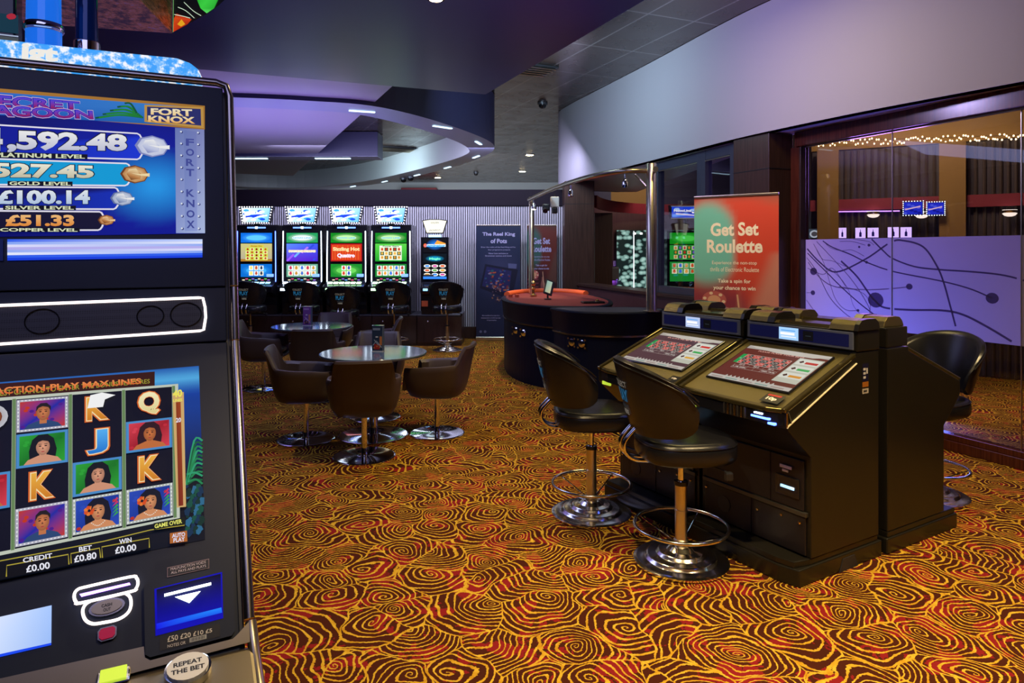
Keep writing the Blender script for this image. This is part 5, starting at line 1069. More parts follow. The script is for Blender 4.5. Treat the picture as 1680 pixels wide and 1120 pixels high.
mb = MB(); ar = Art(mb, (0, -.031, 0), (1, 0, 0), (0, 0, 1), 'screen'); ar.g = 1.3; ar.poly([(-.14, zl + .015), (.14, zl + .015), (.205, zt - .01), (.09, zt + .008), (-.09, zt + .008), (-.205, zt - .01)], 'F8F4E0'); ar.up(); ar.g = .4; ar.text('GOLDEN', lambda x, y: (-.07 + .14 * x, zt - .055 + .03 * y), '90A0B8'); ar.text('JACKPOT', lambda x, y: (-.10 + .20 * x, zl + .035 + .035 * y), '90A0B8'); mb.build('sign_face', sg)
mb = MB(); mb.box(-.11, .11, -.02, .02, z(389) - .0, z(385), 'led_teal' if 'led_teal' in MT else 'led_cyan', .003); mb.build('logo_light', t)
mb = MB(); mb.box(-.19, -.11, -.155, -.135, .42, .46, 'led_cyan', .002); mb.build('note_slot', t); mb = MB(); mb.box(-.23, -.12, -.035, -.02, .14, .24, 'pad_orange', .002); mb.build('tray', t)
mb = MB(); mb.box(-.20, -.02, -.012, 0, .66, .70, 'grey_metal', .002); mb.build('label_strip', t)
# dark low cabinets the machines stand on
for i in range(6):
    x0 = -5.62 + i * .79; x1 = x0 + .785
    t = thing('low_cabinet', ['dark low base cabinet under the yellow screened slot machine at the left end', 'dark low base cabinet under the first two slot machines', 'dark low base cabinet under the purple screened slot machine', 'dark low base cabinet under the red screened slot machine', 'dark low base cabinet under the green screened slot machine', 'dark low base cabinet under the narrow gaming machine, rightmost'][i], 'cabinet', ((x0 + x1) / 2, 12.0, 0)); hw = (x1 - x0) / 2
    mb = MB(); mb.box(-hw, hw, .0, .75, 0, .525, 'dark_wood', .003); mb.box(-hw, hw, -.02, .75, .526, .548, 'grey_metal', .003); mb.build('carcass', t)
    mb = MB(); mb.box(-hw + .01, hw - .01, -.016, -.001, .05, .515, 'dark_wood', .003); d = mb.build('door', t)
    mb = MB(); mb.lathe([(.012, 0), (.014, .012), (.004, .016)], 'chrome', 12, Matrix.Translation((-.2, -.016, .43)) @ Matrix.Rotation(math.pi / 2, 4, 'X')); mb.build('lock', d)
# ================================================================ BANNERS
def banner(label, loc, rz, w, h, art, pole=True):
    t = thing('roller_banner', label, 'banner', loc, rz)
    mb = MB(); mb.box(-w / 2 - .01, w / 2 + .01, -.06, .06, .0, .075, 'brushed_steel', .012); mb.build('base', t)
    mb = MB(); mb.cyl((0, .03), .010, .07, h - .01, 'brushed_steel', 12); mb.build('pole', t)
    mb = MB(); mb.box(-w / 2, w / 2, -.012, .012, h - .02, h, 'brushed_steel', .004); mb.build('top_rail', t)
    mb = MB(); mb.box(-w / 2, w / 2, -.0015, .0, .07, h - .02, 'navy'); ar = Art(mb, (-w / 2, -.0018, .07), (1, 0, 0), (0, 0, 1), 'print', None, .0006); art(ar, w, h - .09); mb.build('sheet', t)
    return t
def art_grid(ar, w, h, fn, nx=22, ny=40):
    for i in range(nx):
        for j in range(ny):
            q = [(i / nx, j / ny), ((i + 1) / nx, j / ny), ((i + 1) / nx, (j + 1) / ny), (i / nx, (j + 1) / ny)]
            ar.poly([(a * w, b * h) for a, b in q], [fn(a, b) for a, b in q])
    ar.up()
def mixc(a, b, t): t = max(0, min(1, t)); t = t * t * (3 - 2 * t); return tuple(a[i] * (1 - t) + b[i] * t for i in range(3))
RED, TEAL, PLUM, PINK, TAN = hexc('D84C34'), hexc('78C8B4'), hexc('8A3844'), hexc('D08870'), hexc('D8A888')
def gsr_fn(x, y, dk=1.0):
    c = mixc(hexc('D85034'), hexc('B06048'), (y - .9) / .1 * (x))
    lens = math.hypot((x - .62) / .55, (y - .60) / .38)
    c = mixc(RED, c, (lens - .9) / .2); c = mixc(c, hexc('8A5040'), (.60 - y) * 2.2 * (1 if x < .45 else .25))
    cone = 1 if True else 0
    tl = math.hypot((x - .17) / .34, (y - .68) / .27)
    e = .44 - (y - .60) * .05
    c = mixc(TEAL, c, max((tl - .85) / .45, (x - e) / .10)); c = mixc(c, mixc(TEAL, TAN, .5), .0)
    c = mixc(c, PLUM, (.50 - y) / .22 * (1 if x < .5 else max(0, 1 - (x - .5) * 3.2)))
    v = abs(x - (.62 + (y - .30) * .10)) - (y - .30) * .55
    if y < .62 and x > .50: c = mixc(c, PINK if y > .2 else PLUM, v / .22)
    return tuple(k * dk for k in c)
def art_gsr(dk=1.0, full=True):
    def fn(ar, w, h):
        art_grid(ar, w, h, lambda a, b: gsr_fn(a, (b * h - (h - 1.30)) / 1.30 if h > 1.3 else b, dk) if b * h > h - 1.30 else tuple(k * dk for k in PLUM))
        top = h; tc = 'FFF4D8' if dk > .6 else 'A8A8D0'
        def T(s_, cx, y, wd, ht, bo): ar.text(s_, lambda a, b: (cx * w - wd * w / 2 + wd * w * a, top - y - ht + ht * b), tc, bold=bo)
        T('Get Set', .49, .225, .57, .120, .032); T('Roulette', .49, .375, .66, .120, .032)
        T('Experience the non-stop', .49, .565, .53, .040, .0); T('thrills of Electronic Roulette', .49, .620, .58, .040, .0); T('Take a spin for', .49, .725, .39, .044, .02); T('your chance to win', .49, .785, .50, .046, .02)
        f = lambda a, b: (a * w, top - b); ar.up()
        ar.qe(f, .25, .93, .15, .085, '8A3040', 28); ar.up(); ar.qe(f, .25, .915, .15, .080, 'B86058', 28); ar.up(); ar.qe(f, .25, .915, .08, .042, 'D8A078', 24)
        for k in range(6):
            q = k * math.pi / 3 + .2; ar.qe(f, .25 + .118 * math.cos(q), .915 + .062 * math.sin(q), .024, .014, 'E8C8A0', 8)
        ar.up(); ar.poly([f(.46, 1.27), (f(.46, 1.1)), f(.50, 1.02), f(.50, .96), f(.56, .96), f(.57, 1.02), f(.61, 1.1), f(.60, 1.27)], ['603038', '88504A', 'A06858', '88504A', '88504A', 'A06858', 'B07860', '703840']); ar.up(); ar.poly([f(.52, .86), f(.54, .86), f(.60, 1.24), f(.58, 1.24)], 'D8A880')
        for k in range(4): ar.poly([f(.0, 1.0 + k * .07), f(.40, 1.0 + k * .07), f(.38, 1.02 + k * .07), f(.0, 1.02 + k * .07)], '7A3840')
        if dk < .6: pass
    return fn
banner('large red and teal Get Set Roulette roller banner behind the roulette terminals', ((1.666 + 2.26) / 2, (6.24 + 5.78) / 2 + .0, 0), math.atan2(-.46, .594) , .75, 2.155, art_gsr())
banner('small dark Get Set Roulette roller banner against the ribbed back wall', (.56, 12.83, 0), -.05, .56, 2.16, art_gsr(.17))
def art_pots(ar, w, h):
    art_grid(ar, w, h, lambda a, b: mixc(hexc('1A2644'), hexc('3A3E60'), 1 - math.hypot((a - .5) / .7, (b - .56) / .28)), 12, 24)
    def T(s_, cx, y, wd, ht, bo, c='B8B4D8'): ar.text(s_, lambda a, b: (cx * w - wd * w / 2 + wd * w * a, h - y - ht + ht * b), c, bold=bo)
    T('The Reel King', .51, .12, .74, .085, .03); T('of Pots', .51, .24, .37, .085, .03); T('Enter the realm of the Reel King and his', .50, .385, .78, .030, .0); T('four progressive jackpots', .52, .435, .50, .028, 0); T('Never been exclusive to', .50, .50, .44, .026, 0); T('Grosvenor casinos and more', .50, .545, .60, .026, 0)
    ar.up(); P = [(.10, .98), (.20, .70), (.93, .79), (.84, 1.32), (.50, 1.42), (.12, 1.22)]; f = lambda a, b: (a * w, h - b)
    ar.poly([f(.08, 1.16), f(.20, .71), f(.95, .82), f(.80, 1.38)], '141830'); ar.up(); ar.poly([f(.13, 1.12), f(.235, .76), f(.80, .84), f(.74, 1.26)], '26285A'); ar.up()
    rr = random.Random(3)
    for i in range(70):
        a = .20 + .55 * rr.random(); b = .82 + .38 * rr.random(); ar.qe(f, a, b, .018 + .02 * rr.random(), .016, rr.choice(['7A3038', '3A4090', 'A87850', '2A2850', '8A8098', '40407A', 'B85838', '286068']), 6); ar.lay += .08
    for i in range(40): a = .34 + .22 * rr.random(); ar.qe(f, a, 1.10 + .32 * rr.random(), .018, .014, rr.choice(['8A6048', '5A4860', 'A8887A', '302840']), 6); ar.lay += .08
    ar.up(); ar.poly([f(.72, .70), f(.92, .71), f(.91, .80), f(.73, .79)], '5A6088'); T('Ask a member of our team for a', .33, 1.655, .40, .026, 0); T('demonstration or to find out rules', .33, 1.70, .44, .026, 0); T('of gameplay', .35, 1.745, .22, .026, 0)
    ar.up(); ar.qe(f, .10, 2.02 - .05, .03, .026, '6A6E90', 12); ar.qe(f, .20, 2.02 - .05, .03, .026, '6A6E90', 12)
banner('dark blue The Reel King of Pots roller banner left of the gaming table', (-.255, 12.72, 0), 0, .82, 2.155, art_pots)
# ================================================================ GAMING TABLES
def gtable(name, label, cat, top_pts, zt, cut, felt, rimm, body_in=.10, m='table_black', drop=.27):
    n = len(top_pts); cx = sum(p[0] for p in top_pts) / n; cy = sum(p[1] for p in top_pts) / n
    t = thing(name, label, cat, (cx, cy, 0)); P = [(p[0] - cx, p[1] - cy) for p in top_pts]
    def ins(k, z): return [(x * (1 - k / max(.3, math.hypot(x, y))), y * (1 - k / max(.3, math.hypot(x, y))), z) for x, y in P]
    mb = MB(); mb.sweep([ins(.05, 0), ins(.05, zt - drop)], m, False, True); mb.sweep([ins(.03, zt - drop), ins(.03, zt - drop + .02)], 'silver_trim', True); bd = mb.build('body', t)
    mb = MB(); mb.sweep([ins(.045, zt - drop + .02), ins(.035, zt - drop + .04), ins(.02, zt - .05), ins(.004, zt - .03), ins(.0, zt - .012), ins(.012, zt), ins(.05, zt + .002), ins(.07, zt - .004)], m, True); mb.build('apron', t)
    mb = MB(); mb.sweep([ins(.068, zt - .006), ins(.070, zt + .001)], felt, False); mb.build('playing_surface', t, label=rimm)
    return t, P, (cx, cy)
A_top = crom([(-.16, 9.7), (-.10, 9.15), (.06, 8.6), (.40, 7.95), (.75, 7.8), (1.12, 8.5), (1.28, 9.4), (1.22, 10.3), (.95, 10.95), (.55, 11.2), (.15, 10.9), (-.10, 10.3), (-.16, 9.7)], 6)[:-1]
B_top = crom([(.44, 7.95), (.62, 7.50), (.98, 7.30), (1.35, 7.31), (1.66, 7.52), (1.76, 7.80), (1.50, 8.05), (.90, 8.06), (.44, 7.95)], 6)[:-1]
A_top = crom([(-.16, 9.75), (-.10, 9.2), (.06, 8.7), (.30, 8.32), (.55, 8.14), (1.0, 8.14), (1.26, 8.6), (1.34, 9.4), (1.20, 10.3), (.95, 10.95), (.55, 11.2), (.15, 10.9), (-.10, 10.3), (-.16, 9.75)], 6)[:-1]
ta, PA, ca = gtable('roulette_table', 'long dark gaming table with red felt and orange padded far edge', 'gaming table', A_top, 1.0, 0, 'felt_red', 'red felt')
mb = MB(); mb.tube([(p[0] * .93, p[1] * .93, 1.016) for p in PA[49:74]], .045, 'pad_orange', 10); mb.build('padded_rail', ta, label='orange padded rail')
tb, PB, cb_ = gtable('covered_table', 'dark oval gaming table with grey covered top beside the tall steel pole', 'gaming table', B_top, 1.0, 0, 'cover_grey', 'grey cover')
def hinge(par, x, y, z, ang):
    T = Matrix.Translation((x, y, z)) @ Matrix.Rotation(ang, 4, 'Z') @ Matrix.Rotation(math.pi / 2, 4, 'X')
    mb = MB(); T = T @ Matrix.Scale(1.35, 4); mb.lathe([(.030, 0), (.030, .006), (.012, .014)], 'chrome', 16, T)
    for k in range(4): q = k * math.pi / 2 + .785; mb.lathe([(.009, 0), (.009, .01)], 'chrome', 8, T @ Matrix.Translation((.045 * math.cos(q), .045 * math.sin(q), 0)))
    mb.build('star_handle', par, label='chrome star handle')
def on_rim(top, c, px_):
    best = min((p for p in top), key=lambda p: (abs(p[0] / p[1] - (px_ - 840) / F) > .006, p[1])); k = 1 - .042 / math.hypot(best[0] - c[0], best[1] - c[1]); return ((best[0] - c[0]) * k, (best[1] - c[1]) * k)
for par, top, c, px_, z_ in ((tb, B_top, cb_, 930, .655), (tb, B_top, cb_, 953, .65), (ta, A_top, ca, 841, .635), (ta, A_top, ca, 856, .63)):
    h_ = on_rim(top, c, px_); hinge(par, h_[0], h_[1], z_, math.atan2(h_[0], -h_[1]) * .6)
# steel goal-post rail with its hanging spotlights
p1 = Vector((1.515, 7.42, 0)); p2 = Vector((.30, 10.55, 0))
ft = thing('light_rail', 'steel rail of two poles and a curved bar over the gaming tables', 'light rail', (p1.x, p1.y, 1.004))
mb = MB(); mb.lathe([(.056, 0), (.056, 1.60), (.052, 1.605)], 'brushed_steel', 32); mb.lathe([(.09, 0), (.09, .008)], 'brushed_steel', 32); mb.build('near_pole', ft)
mb = MB(); mb.lathe([(.040, 0), (.040, 1.49), (.036, 1.495)], 'brushed_steel', 28, Matrix.Translation((p2.x - p1.x, p2.y - p1.y, 0))); mb.build('far_pole', ft)
RP = [(1.54, 7.34, 2.50), (1.50, 7.40, 2.50), (1.26, 7.60, 2.50), (.98, 8.15, 2.50), (.70, 8.95, 2.49), (.44, 9.9, 2.47), (.30, 10.5, 2.44)]
RP = [((1065 - 840) / F * 7.3, 7.3, 2.53), ((1020 - 840) / F * 7.45, 7.45, 2.53), ((960 - 840) / F * 8.05, 8.05, 2.52), ((905 - 840) / F * 9.4, 9.4, 2.51), ((868 - 840) / F * 10.5, 10.5, 2.45)]
RP = [(RP[0][0] + .06, RP[0][1] - .04, 2.53)] + [(p1.x, p1.y - .0, 2.53)] + RP[1:]
CR = crom(RP, 10); mb = MB(); mb.tube([(p[0] - p1.x, p[1] - p1.y, p[2] - 1.004) for p in CR], .030, 'brushed_steel', 14); mb.build('curved_bar', ft)
mb = MB(); mb.tube([(-.05, .02, 1.36), (-.16, .10, 1.50)], .012, 'brushed_steel', 8); mb.build('brace', ft)
def spotlamp(label, i, rx, lit=False, drop=.12):
    p = CR[i]; t = thing('hanging_spotlight', label, 'spotlight', (p[0], p[1], p[2] - .036), 0)
    mb = MB(); mb.cyl((0, 0), .012, -.05, 0, 'chrome', 12, .001); mb.build('stem', t)
    mb = MB(); T = Matrix.Translation((0, 0, -.05)) @ Matrix.Rotation(rx, 4, 'X'); mb.lathe([(.014, 0), (.030, -.02), (.034, -.09), (.030, -.092)], 'chrome', 18, T); mb.build('head', t)
    mb = MB(); mb.lathe([(.028, -.0935), (.028, -.0945)], 'led_warm' if lit else 'white_plastic', 18, T); mb.build('lens', t, label='lamp lens'); return t
spotlamp('small chrome spotlight under the right part of the curved rail', 19, .2); spotlamp('small chrome spotlight under the middle of the curved rail', 34, -.1); spotlamp('lit chrome spotlight at the far end of the curved rail', 47, 0, True)
light('SPOT', 'rail_lamp_beam', (CR[47][0] + .05, CR[47][1] - .05, 2.28), WARM, 60, (.55, 10.2, 1), .03, spot=70)
p = CR[43]; t = thing('rail_camera', 'cluster of black cameras with white box hanging from the rail end', 'camera', (p[0] + .12, p[1] - .05, p[2] - .04))
mb = MB(); mb.box(-.02, .10, -.05, .05, -.17, -.02, 'white_plastic', .01); mb.cyl((0.04, 0), .01, -.02, .03, 'black_plastic', 10, .001); mb.build('box', t)
mb = MB(); mb.box(-.14, -.03, -.06, .04, -.22, -.12, 'black_plastic', .02); mb.lathe([(.03, 0), (.035, .06)], 'black_gloss', 16, Matrix.Translation((-.10, -.06, -.20)) @ Matrix.Rotation(math.radians(120), 4, 'X')); mb.box(.0, .08, -.05, .03, -.26, -.17, 'black_plastic', .02); mb.build('camera_body', t)
# things on the gaming tables
t = thing('display_tablet', 'small lit tilted screen standing on the red gaming table', 'screen', (.50, 9.25, 1.004), .35)
mb = MB(); mb.cyl((0, .04), .05, 0, .012, 'black_plastic', 20); mb.tube([(0, .04, .01), (0, .05, .16)], .012, 'black_plastic', 8); mb.build('stand', t)
T = Matrix.Translation((0, 0, .20)) @ Matrix.Rotation(.35, 4, 'Y') @ Matrix.Rotation(-.25, 4, 'X'); T = Matrix.Translation((0, 0, -.04)) @ T @ Matrix.Scale(.68, 4)
mb = MB(); mb.box(-.10, .10, -.012, .012, -.15, .16, 'black_plastic', .012, T); bdy = mb.build('housing', t)
mb = MB(); mb.add([T @ Vector(q) for q in ((-.075, -.014, -.11), (.045, -.014, -.11), (.045, -.014, .13), (-.075, -.014, .13))], [(0, 1, 2, 3)], 'screen', [hexc('98A890'), hexc('C8B890'), hexc('A8C0B0'), hexc('88A8A0')]); mb.build('screen', bdy)
def onz(px, py, z=1.0): Y = F * (H - z) / (py - HY); return ((px - 840) / F * Y, Y, z)
x, y, _ = onz(875, 486, 1.004); t = thing('win_marker', 'small brass figurine marker standing on the red felt', 'marker', (x, y, 1.006))
mb = MB(); mb.lathe([(.05, 0), (.05, .02), (.022, .035), (.020, .09), (.034, .10), (.036, .115), (.016, .13), (.016, .15), (.030, .165), (.034, .19), (.022, .215), (.004, .225)], 'brass', 24); mb.build('body', t)
x, y, _ = onz(846, 478.5, 1.06)
for k, lb in enumerate(('red chip stack, left of two on the orange table edge', 'red chip stack, right of two on the orange table edge')):
    mb = MB()
    for q in range(5): mb.lathe([(.028, q * .008), (.030, q * .008 + .001), (.030, q * .008 + .007), (.028, q * .008 + .008)], 'maroon' if q % 2 else 'pad_orange', 18)
    o = mb.build('chip_stack', None, (-.02 + k * .09, 9.72 + k * .02, 1.004)); o['label'] = lb; o['category'] = 'chips'
t = thing('card_tray', 'dark flat chip tray lying near the right end of the red felt', 'tray', (1.02, 8.62, 1.0035), .2); mb = MB(); mb.box(-.14, .14, -.07, .07, 0, .022, 'black_gloss', .006); mb.build('tray', t); mb = MB(); mb.lathe([(.022, .022), (.022, .04), (.006, .05)], 'brass', 12, Matrix.Translation((.06, 0, 0))); mb.build('knob', t)
# ================================================================ CEILING FITTINGS
def lamp(label, px, py, zc, r=.10):
    Y = F * (H - zc) / (py - HY); x = (px - 840) / F * Y; t = thing('ceiling_downlight', label, 'downlight', (x, Y, zc))
    mb = MB(); mb.lathe([(r * 1.35, -.012), (r * 1.4, -.004), (r * 1.4, -.001), (r, -.001), (r, -.010)], 'chrome', 28); mb.build('trim_ring', t)
    mb = MB(); mb.lathe([(r, -.009), (r * .98, -.014), (r * .5, -.018)], 'led_warm', 28); mb.build('bulb', t, label='bright warm bulb'); return (x, Y)
for lb, px, py in (('brighter of the two starry ceiling spots past the curved bulkhead', 869, 254), ('lower starry ceiling spot, left of the brighter one', 857, 281), ('small warm ceiling spot far behind the maroon panel', 718, 291)):
    x, Y = lamp(lb, px, py, 4.25); light('SPOT', 'downlight_beam', (x, Y, 4.2), WARM, 110, (x, Y, 0), .05, spot=100)
lamp('warm spot in the low blue ceiling above the camera', 715, -4, 3.2, .04)
def dome(label, px, py, zc):
    Y = F * (H - zc) / (py - HY); t = thing('dome_camera', label, 'camera', ((px - 840) / F * Y, Y, zc))
    mb = MB(); mb.lathe([(.09, 0), (.09, -.03), (.075, -.035)], 'grey_metal', 24); mb.build('housing', t); mb = MB(); mb.lathe([(.068, -.034), (.064, -.065), (.045, -.09), (.015, -.10)], 'black_gloss', 24); mb.build('dome', t)
dome('dome camera on the metal ceiling right of the oval ring', 890, 169, 4.25); dome('dome camera under the far edge of the oval ring', 662, 292.5, 3.4); dome('pale dome detector on the far ceiling near the ring', 781, 283, 4.25); dome('dome camera beside another at the far ring edge', 674, 290, 3.4)
def vent(label, px, py, zc, w, l, rz, pink=False):
    Y = F * (H - zc) / (py - HY); t = thing('ceiling_vent', label, 'vent', ((px - 840) / F * Y, Y, zc), rz)
    mb = MB(); mb.box(-w / 2, w / 2, -l / 2, l / 2, -.03, -.002, 'black_plastic', .004); mb.build('frame', t)
    for k in range(5):
        mb = MB(); y = -l / 2 + l * (k + .5) / 5; mb.box(-w / 2 + .03, w / 2 - .03, -.016, .016, -.006, .006, 'brushed_steel', .001, Matrix.Translation((0, y, -.042)) @ Matrix.Rotation(.6, 4, 'X')); mb.build('slat', t)
vent('air vent with white slats beside the low ceiling edge', 872, 112, 4.25, .62, .5, .41)
vent('air vent inside the oval ceiling ring', 650, 243, 3.86, .75, .5, .41)
for k, (px, py) in enumerate(((594, 182), (726, 208), (785, 234), (781, 257), (734, 274.5), (684, 287), (631, 297.5), (579, 305.5))):
    Y = F * (H - 3.4) / (py - HY); x = (px - 840) / F * Y; q = ((12, -17), (35, 0), (72, 0), (108, 0), (118, 0), (122, 0), (125, 0), (128, 0))[k][0] if k else -14
    ang = (20, 42, 78, 112, 118, 120, 122, 125)[k]
    o = MB(); o.box(-.16, .16, -.022, .022, -.012, -.001, 'led_cyan_strip', .003); o = o.build('strip_light', None, (x, Y, 3.399), math.radians(ang)); o['category'] = 'strip light'
    o['label'] = 'short pale light in the oval ring, %s' % ('first from its near left', 'second from its near left', 'upper one at its right tip', 'lower one at its right tip', 'first beyond its right tip', 'second beyond its right tip', 'third beyond its right tip', 'farthest on the far side')[k]
for k, (px, py) in enumerate(((410, 255.5), (546, 257.5))):
    Y = 12.75; o = MB(); o.box(-.33, .33, -.03, .03, -.012, -.001, 'led_cyan_strip', .003); o = o.build('strip_light', None, ((px - 840) / F * Y, Y, 3.395), 0); o['category'] = 'strip light'; o['label'] = 'pale strip light under the straight ceiling beam, ' + ('left of two', 'right of two')[k]
# ================================================================ BEHIND THE GLASS AND WINDOWS
def bwpt(px, off=.12):
    for i in range(len(P_BW) - 1):
        a, b = Vector(P_BW[i]), Vector(P_BW[i + 1]); t0 = (px - 840) / F
        fa, fb = a.x - t0 * a.y, b.x - t0 * b.y
        if fa * fb <= 0: q = a + (b - a) * (fa / (fa - fb)); t = (b - a).normalized(); return q + Vector((-t.y, t.x)) * off, math.atan2(-t.y, -t.x)
P_BW = crom(BW, 6)
def zy(py, Y): return H - (py - HY) / F * Y
for k, (x0, x1, y0, y1, kind) in enumerate(((1328, 1346, 375, 391, 'ring'), (1352, 1373, 375, 391, 'wheel'), (1376, 1389, 373, 391, 'l'), (1404, 1420, 373, 391, 'l'), (1424, 1441, 373, 390, 'l'), (1457, 1474, 372, 390, 'l'), (1478, 1495, 372, 390, 'l'))):
    q, an = bwpt((x0 + x1) / 2, .10); w = (x1 - x0) / F * q.y * 1.0; z0, z1_ = zy(y1, q.y), zy(y0, q.y)
    t = thing('light_box', ('small dark lit panel with white ring, leftmost behind the glass', 'small panel with a roulette wheel picture behind the glass', 'white lit panel, first right of the wheel picture', 'white lit panel, second right of the wheel picture', 'white lit panel, third right of the wheel picture', 'white lit panel crossed by the glass joint', 'white lit panel, rightmost of the row behind the glass')[k], 'lit panel', (q.x, q.y, z0), an)
    mb = MB(); mb.box(-w / 2, w / 2, 0, .05, 0, z1_ - z0, 'black_plastic', .004); mb.build('frame', t)
    mb = MB(); ar = Art(mb, (-w / 2 + .005, -.002, .005), (1, 0, 0), (0, 0, 1), 'screen', None, .001); a, b = w - .01, z1_ - z0 - .01; f = lambda x, y: (a * x, b * y)
    if kind == 'l': ar.g = 1.8; ar.rect(0, 0, a, b, 'D8B8FF'); ar.up(); ar.g = .3; ar.qp(f, [(.38, .12), (.62, .12), (.62, .5), (.54, .62), (.52, .85), (.48, .85), (.46, .62), (.38, .5)], '4030A0')
    elif kind == 'ring': ar.rect(0, 0, a, b, '404C58'); ar.up(); ar.qe(f, .5, .45, .42, .42, 'C8D0D8', 20); ar.up(); ar.qe(f, .5, .45, .27, .27, '504C50', 18)
    else:
        ar.rect(0, 0, a, b, '3A1C10'); ar.up(); ar.qe(f, .5, .5, .46, .5, 'C88838', 24); ar.up(); ar.qe(f, .5, .5, .38, .41, '501808', 24); ar.up()
        for i in range(8): q_ = i * .785; ar.qp(f, [(.5, .5), (.5 + .36 * math.cos(q_), .5 + .38 * math.sin(q_)), (.5 + .36 * math.cos(q_ + .35), .5 + .38 * math.sin(q_ + .35))], 'D8A860' if i % 2 else 'A82818')
        ar.up(); ar.qe(f, .5, .5, .12, .13, 'E8C880', 12)
    mb.build('picture', t)
for k, (x0, x1, y0, y1) in enumerate(((1485, 1511, 330, 353), (1523, 1546, 331, 353))):
    q, an = bwpt((x0 + x1) / 2, .30); w = (x1 - x0) / F * q.y * 1.1; z0, z1_ = zy(y1, q.y), zy(y0, q.y); t = thing('blue_sign', 'blue lit machine sign behind the glass, ' + ('left of two', 'right of two'), 'lit sign', (q.x, q.y, z0), an) if False else thing('blue_sign', 'blue lit machine sign behind the glass, ' + ('left of two', 'right of two')[k], 'lit sign', (q.x, q.y, z0), an)
    mb = MB(); mb.box(-w / 2, w / 2, 0, .05, 0, z1_ - z0, 'black_plastic', .004); mb.box(-.02, .02, .05, .28, .05, .09, 'black_plastic'); mb.build('housing', t)
    mb = MB(); ar = Art(mb, (-w / 2 + .012, -.002, .012), (1, 0, 0), (0, 0, 1), 'screen', None, .001); ar.g = 1.1; a, b = w - .024, z1_ - z0 - .024; f = lambda x, y: (a * x, b * y); ar.rect(0, 0, a, b, '2030D8'); ar.up()
    for i in range(8): ar.qe(f, (i * .37) % .9 + .05, (i * .23) % .8 + .1, .12, .10, ('5060F0', '1018A0', '8070F0')[i % 3], 8)
    ar.up(); ar.qp(f, [(.05, .35), (.9, .6), (.9, .7), (.05, .45)], 'F0C8E0'); mb.build('picture', t)
    mb = MB()
    for i in range(28):
        s_ = i / 28 * 4; e = int(s_); u = s_ - e; c = ((-w / 2 + w * u, 0), (w / 2, (z1_ - z0) * u), (w / 2 - w * u, z1_ - z0), (-w / 2, (z1_ - z0) * (1 - u)))[e]; mb.box(c[0] - .005, c[0] + .005, -.006, -.001, c[1] - .005, c[1] + .005, 'led_pale')
    mb.build('bulb_border', t, kind='stuff')
for k, (px, py) in enumerate(((1433, 349), (1512, 350), (1657, 347))):
    q, an = bwpt(px, .11); t = thing('wall_lamp', 'half round glowing wall lamp behind the glass, ' + ('left of three', 'middle of three', 'right of three')[k], 'wall lamp', (q.x, q.y, zy(py + 7, q.y)), an)
    R_ = .082; mb = MB(); mb.lathe([(.02, .0), (.055, .012), (.078, .04), (.084, .07)], 'chrome', 28, Matrix.Translation((0, -.05, .0))); mb.box(-.02, .02, -.0, .08, .02, .05, 'chrome', .003); mb.build('bowl', t)
    mb = MB(); mb.lathe([(.022, -.004), (.056, .006), (.080, .034), (.081, .036)], 'led_bowl', 28, Matrix.Translation((0, -.05, -.006))); mb.lathe([(.080, .071), (.080, .076)], 'led_bowl', 28, Matrix.Translation((0, -.05, 0))); mb.build('shade', t, label='cream glowing glass shade')
# fairy lights along the top of the ribbed wall
t = thing('fairy_lights', 'string of warm fairy lights along the top of the ribbed wall behind glass', 'string lights', (5.6, 9.2, 3.1)); rr = random.Random(5); cable = []
for i in range(98):
    px = 1322 + i * 3.75; r = bwpt(px, .16)
    if not r: continue
    q, an = r; yy = 237 - (px - 1322) * .033 + rr.uniform(-5, 5); z = zy(yy, q.y)
    mb = MB(); mb.lathe([(.003, 0), (.010, .006), (.010, .018), (.003, .024)], 'led_string', 6, Matrix.Translation((q.x - 5.6, q.y - 9.2, z - 3.1))); mb.build('bulb', t); cable.append((q.x - 5.6, q.y - 9.2, zy(233 - (px - 1322) * .033, q.y) - 3.1))
mb = MB(); mb.tube(cable, .003, 'black_plastic', 5); mb.build('cable', t)
# violet light line and dark opening under the red band
q1, an = bwpt(1352, .13); q2, _ = bwpt(1476, .13); mb = MB(); mb.tube([(q1.x, q1.y, zy(347.5, q1.y)), (q2.x, q2.y, zy(346, q2.y))], .008, 'led_violet', 6); o = mb.build('strip_light', None); o['label'] = 'thin violet light line under the red band behind the glass'; o['category'] = 'strip light'
# pebble picture, speaker, switch and far machine seen through the open side
t = thing('pebble_panel', 'large backlit picture of pale green pebbles in the room behind the counter', 'lit picture', (3.25, 15.18, .84)); mb = MB(); mb.box(-.93, 1.1, 0, .06, 0, 1.30, 'black_plastic', .004); mb.build('frame', t)
mb = MB(); mb.box(-.92, 1.09, -.004, -.001, .01, 1.29, 'pebbles'); mb.build('picture', t)
for x in (-.55, -.22, .25, .62): mb = MB(); mb.box(x, x + .012, -.012, -.005, .02, 1.27, 'led_pale' if x in (-.55, .25) else 'brushed_steel'); mb.build('upright', t)
mb = MB()
for i in range(11): mb.box(-.55 + i * .145, -.50 + i * .145, -.02, -.006, 1.20, 1.235, 'led_bulb')
mb.build('light_row', t, kind='stuff', label='row of white lights along the top')
t = thing('wall_speaker', 'small black box on the wall left of the pebble picture', 'speaker', ((1007 - 840) / F * 14.9, 14.9, zy(460, 14.9))); mb = MB(); mb.box(-.16, .12, 0, .20, 0, .30, 'black_plastic', .02); mb.build('box', t); mb = MB(); mb.box(-.06, .11, -.006, -.001, .02, .28, 'grey_metal', .004); mb.build('grille', t)
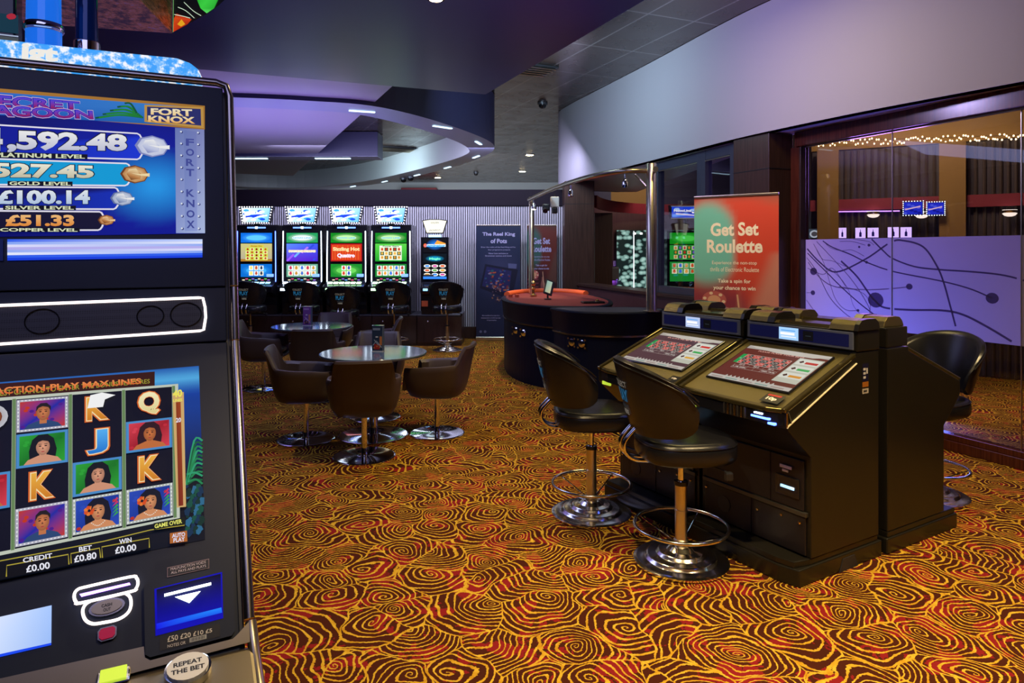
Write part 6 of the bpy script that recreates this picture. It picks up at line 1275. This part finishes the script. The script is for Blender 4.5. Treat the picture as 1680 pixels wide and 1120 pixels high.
o = MB(); o.box(-.05, .05, 0, .012, -.06, .06, 'white_plastic', .003); o = o.build('wall_switch', None, ((1010 - 840) / F * 15.28, 15.285, zy(432, 15.28))); o['label'] = 'small pale switch above the black box'; o['category'] = 'switch'
light('AREA', 'violet_wall_wash', ((1006 - 840) / F * 15.0, 15.0, 1.0), (.35, .12, 1), 6, ((1008 - 840) / F * 15.3, 15.3, 1.6), .2)
t = thing('green_machine', 'slot machine with blue sign and green screens seen through the window', 'slot machine', (3.36, 13.2, 0), 0)
mb = MB(); mb.box(-.36, .36, 0, .5, 0, 2.06, 'black_gloss', .01); mb.build('cabinet', t)
mb = MB(); ar = Art(mb, (0, -.003, 0), (1, 0, 0), (0, 0, 1), 'screen', None, .001); ar.g = 1.15; glow(ar, -.31, 1.80, .31, 2.02, '0C9818', '50E050'); ar.rect(-.31, 1.50, .31, 1.78, '28A838'); ar.rect(-.31, 1.08, .31, 1.46, '189030'); ar.up(); symbols(ar, -.24, 1.51, .28, 1.77, 6, 3, ('D89028', 'C83018', '7860C0'), ('E0D8A0', '206030')); symbols(ar, -.28, 1.22, .30, 1.44, 5, 2, ('D85020', 'E8A030', '3878E8'), ('E8F0C0', '90C890')); mb.build('screens', t)
mb = MB(); mb.prism([(-.30, 2.28), (.30, 2.28), (.34, 2.55), (-.34, 2.55)], -.03, .04, 'black_gloss', 'y', .005); mb.cyl((0, .04), .03, 2.05, 2.29, 'black_plastic', 10); mb.build('sign', t)
mb = MB(); ar = Art(mb, (0, -.032, 0), (1, 0, 0), (0, 0, 1), 'screen', None, .001); ar.g = 1.2; ar.rect(-.28, 2.31, .28, 2.52, '1848E0'); ar.up()
for i in range(10): ar.qe(lambda x, y: (x, y), -.22 + (i * .17) % .44, 2.35 + (i * .05) % .14, .06, .03, ('60A0FF', '1030B0', 'A8D0FF')[i % 3], 8)
ar.up(); ar.text('NovoLine', lambda x, y: (-.24 + .34 * x, 2.42 + .05 * y), 'FFFFFF', bold=.05); ar.poly([(-.2, 2.40), (.2, 2.36), (.2, 2.34), (-.2, 2.37)], 'F0E0E8')
for i in range(22): ar.rect(-.29 + i * .0268, 2.525, -.28 + i * .0268, 2.535, 'FFFFFF'); ar.rect(-.29 + i * .0268, 2.295, -.28 + i * .0268, 2.305, 'FFFFFF')
mb.build('sign_face', t)
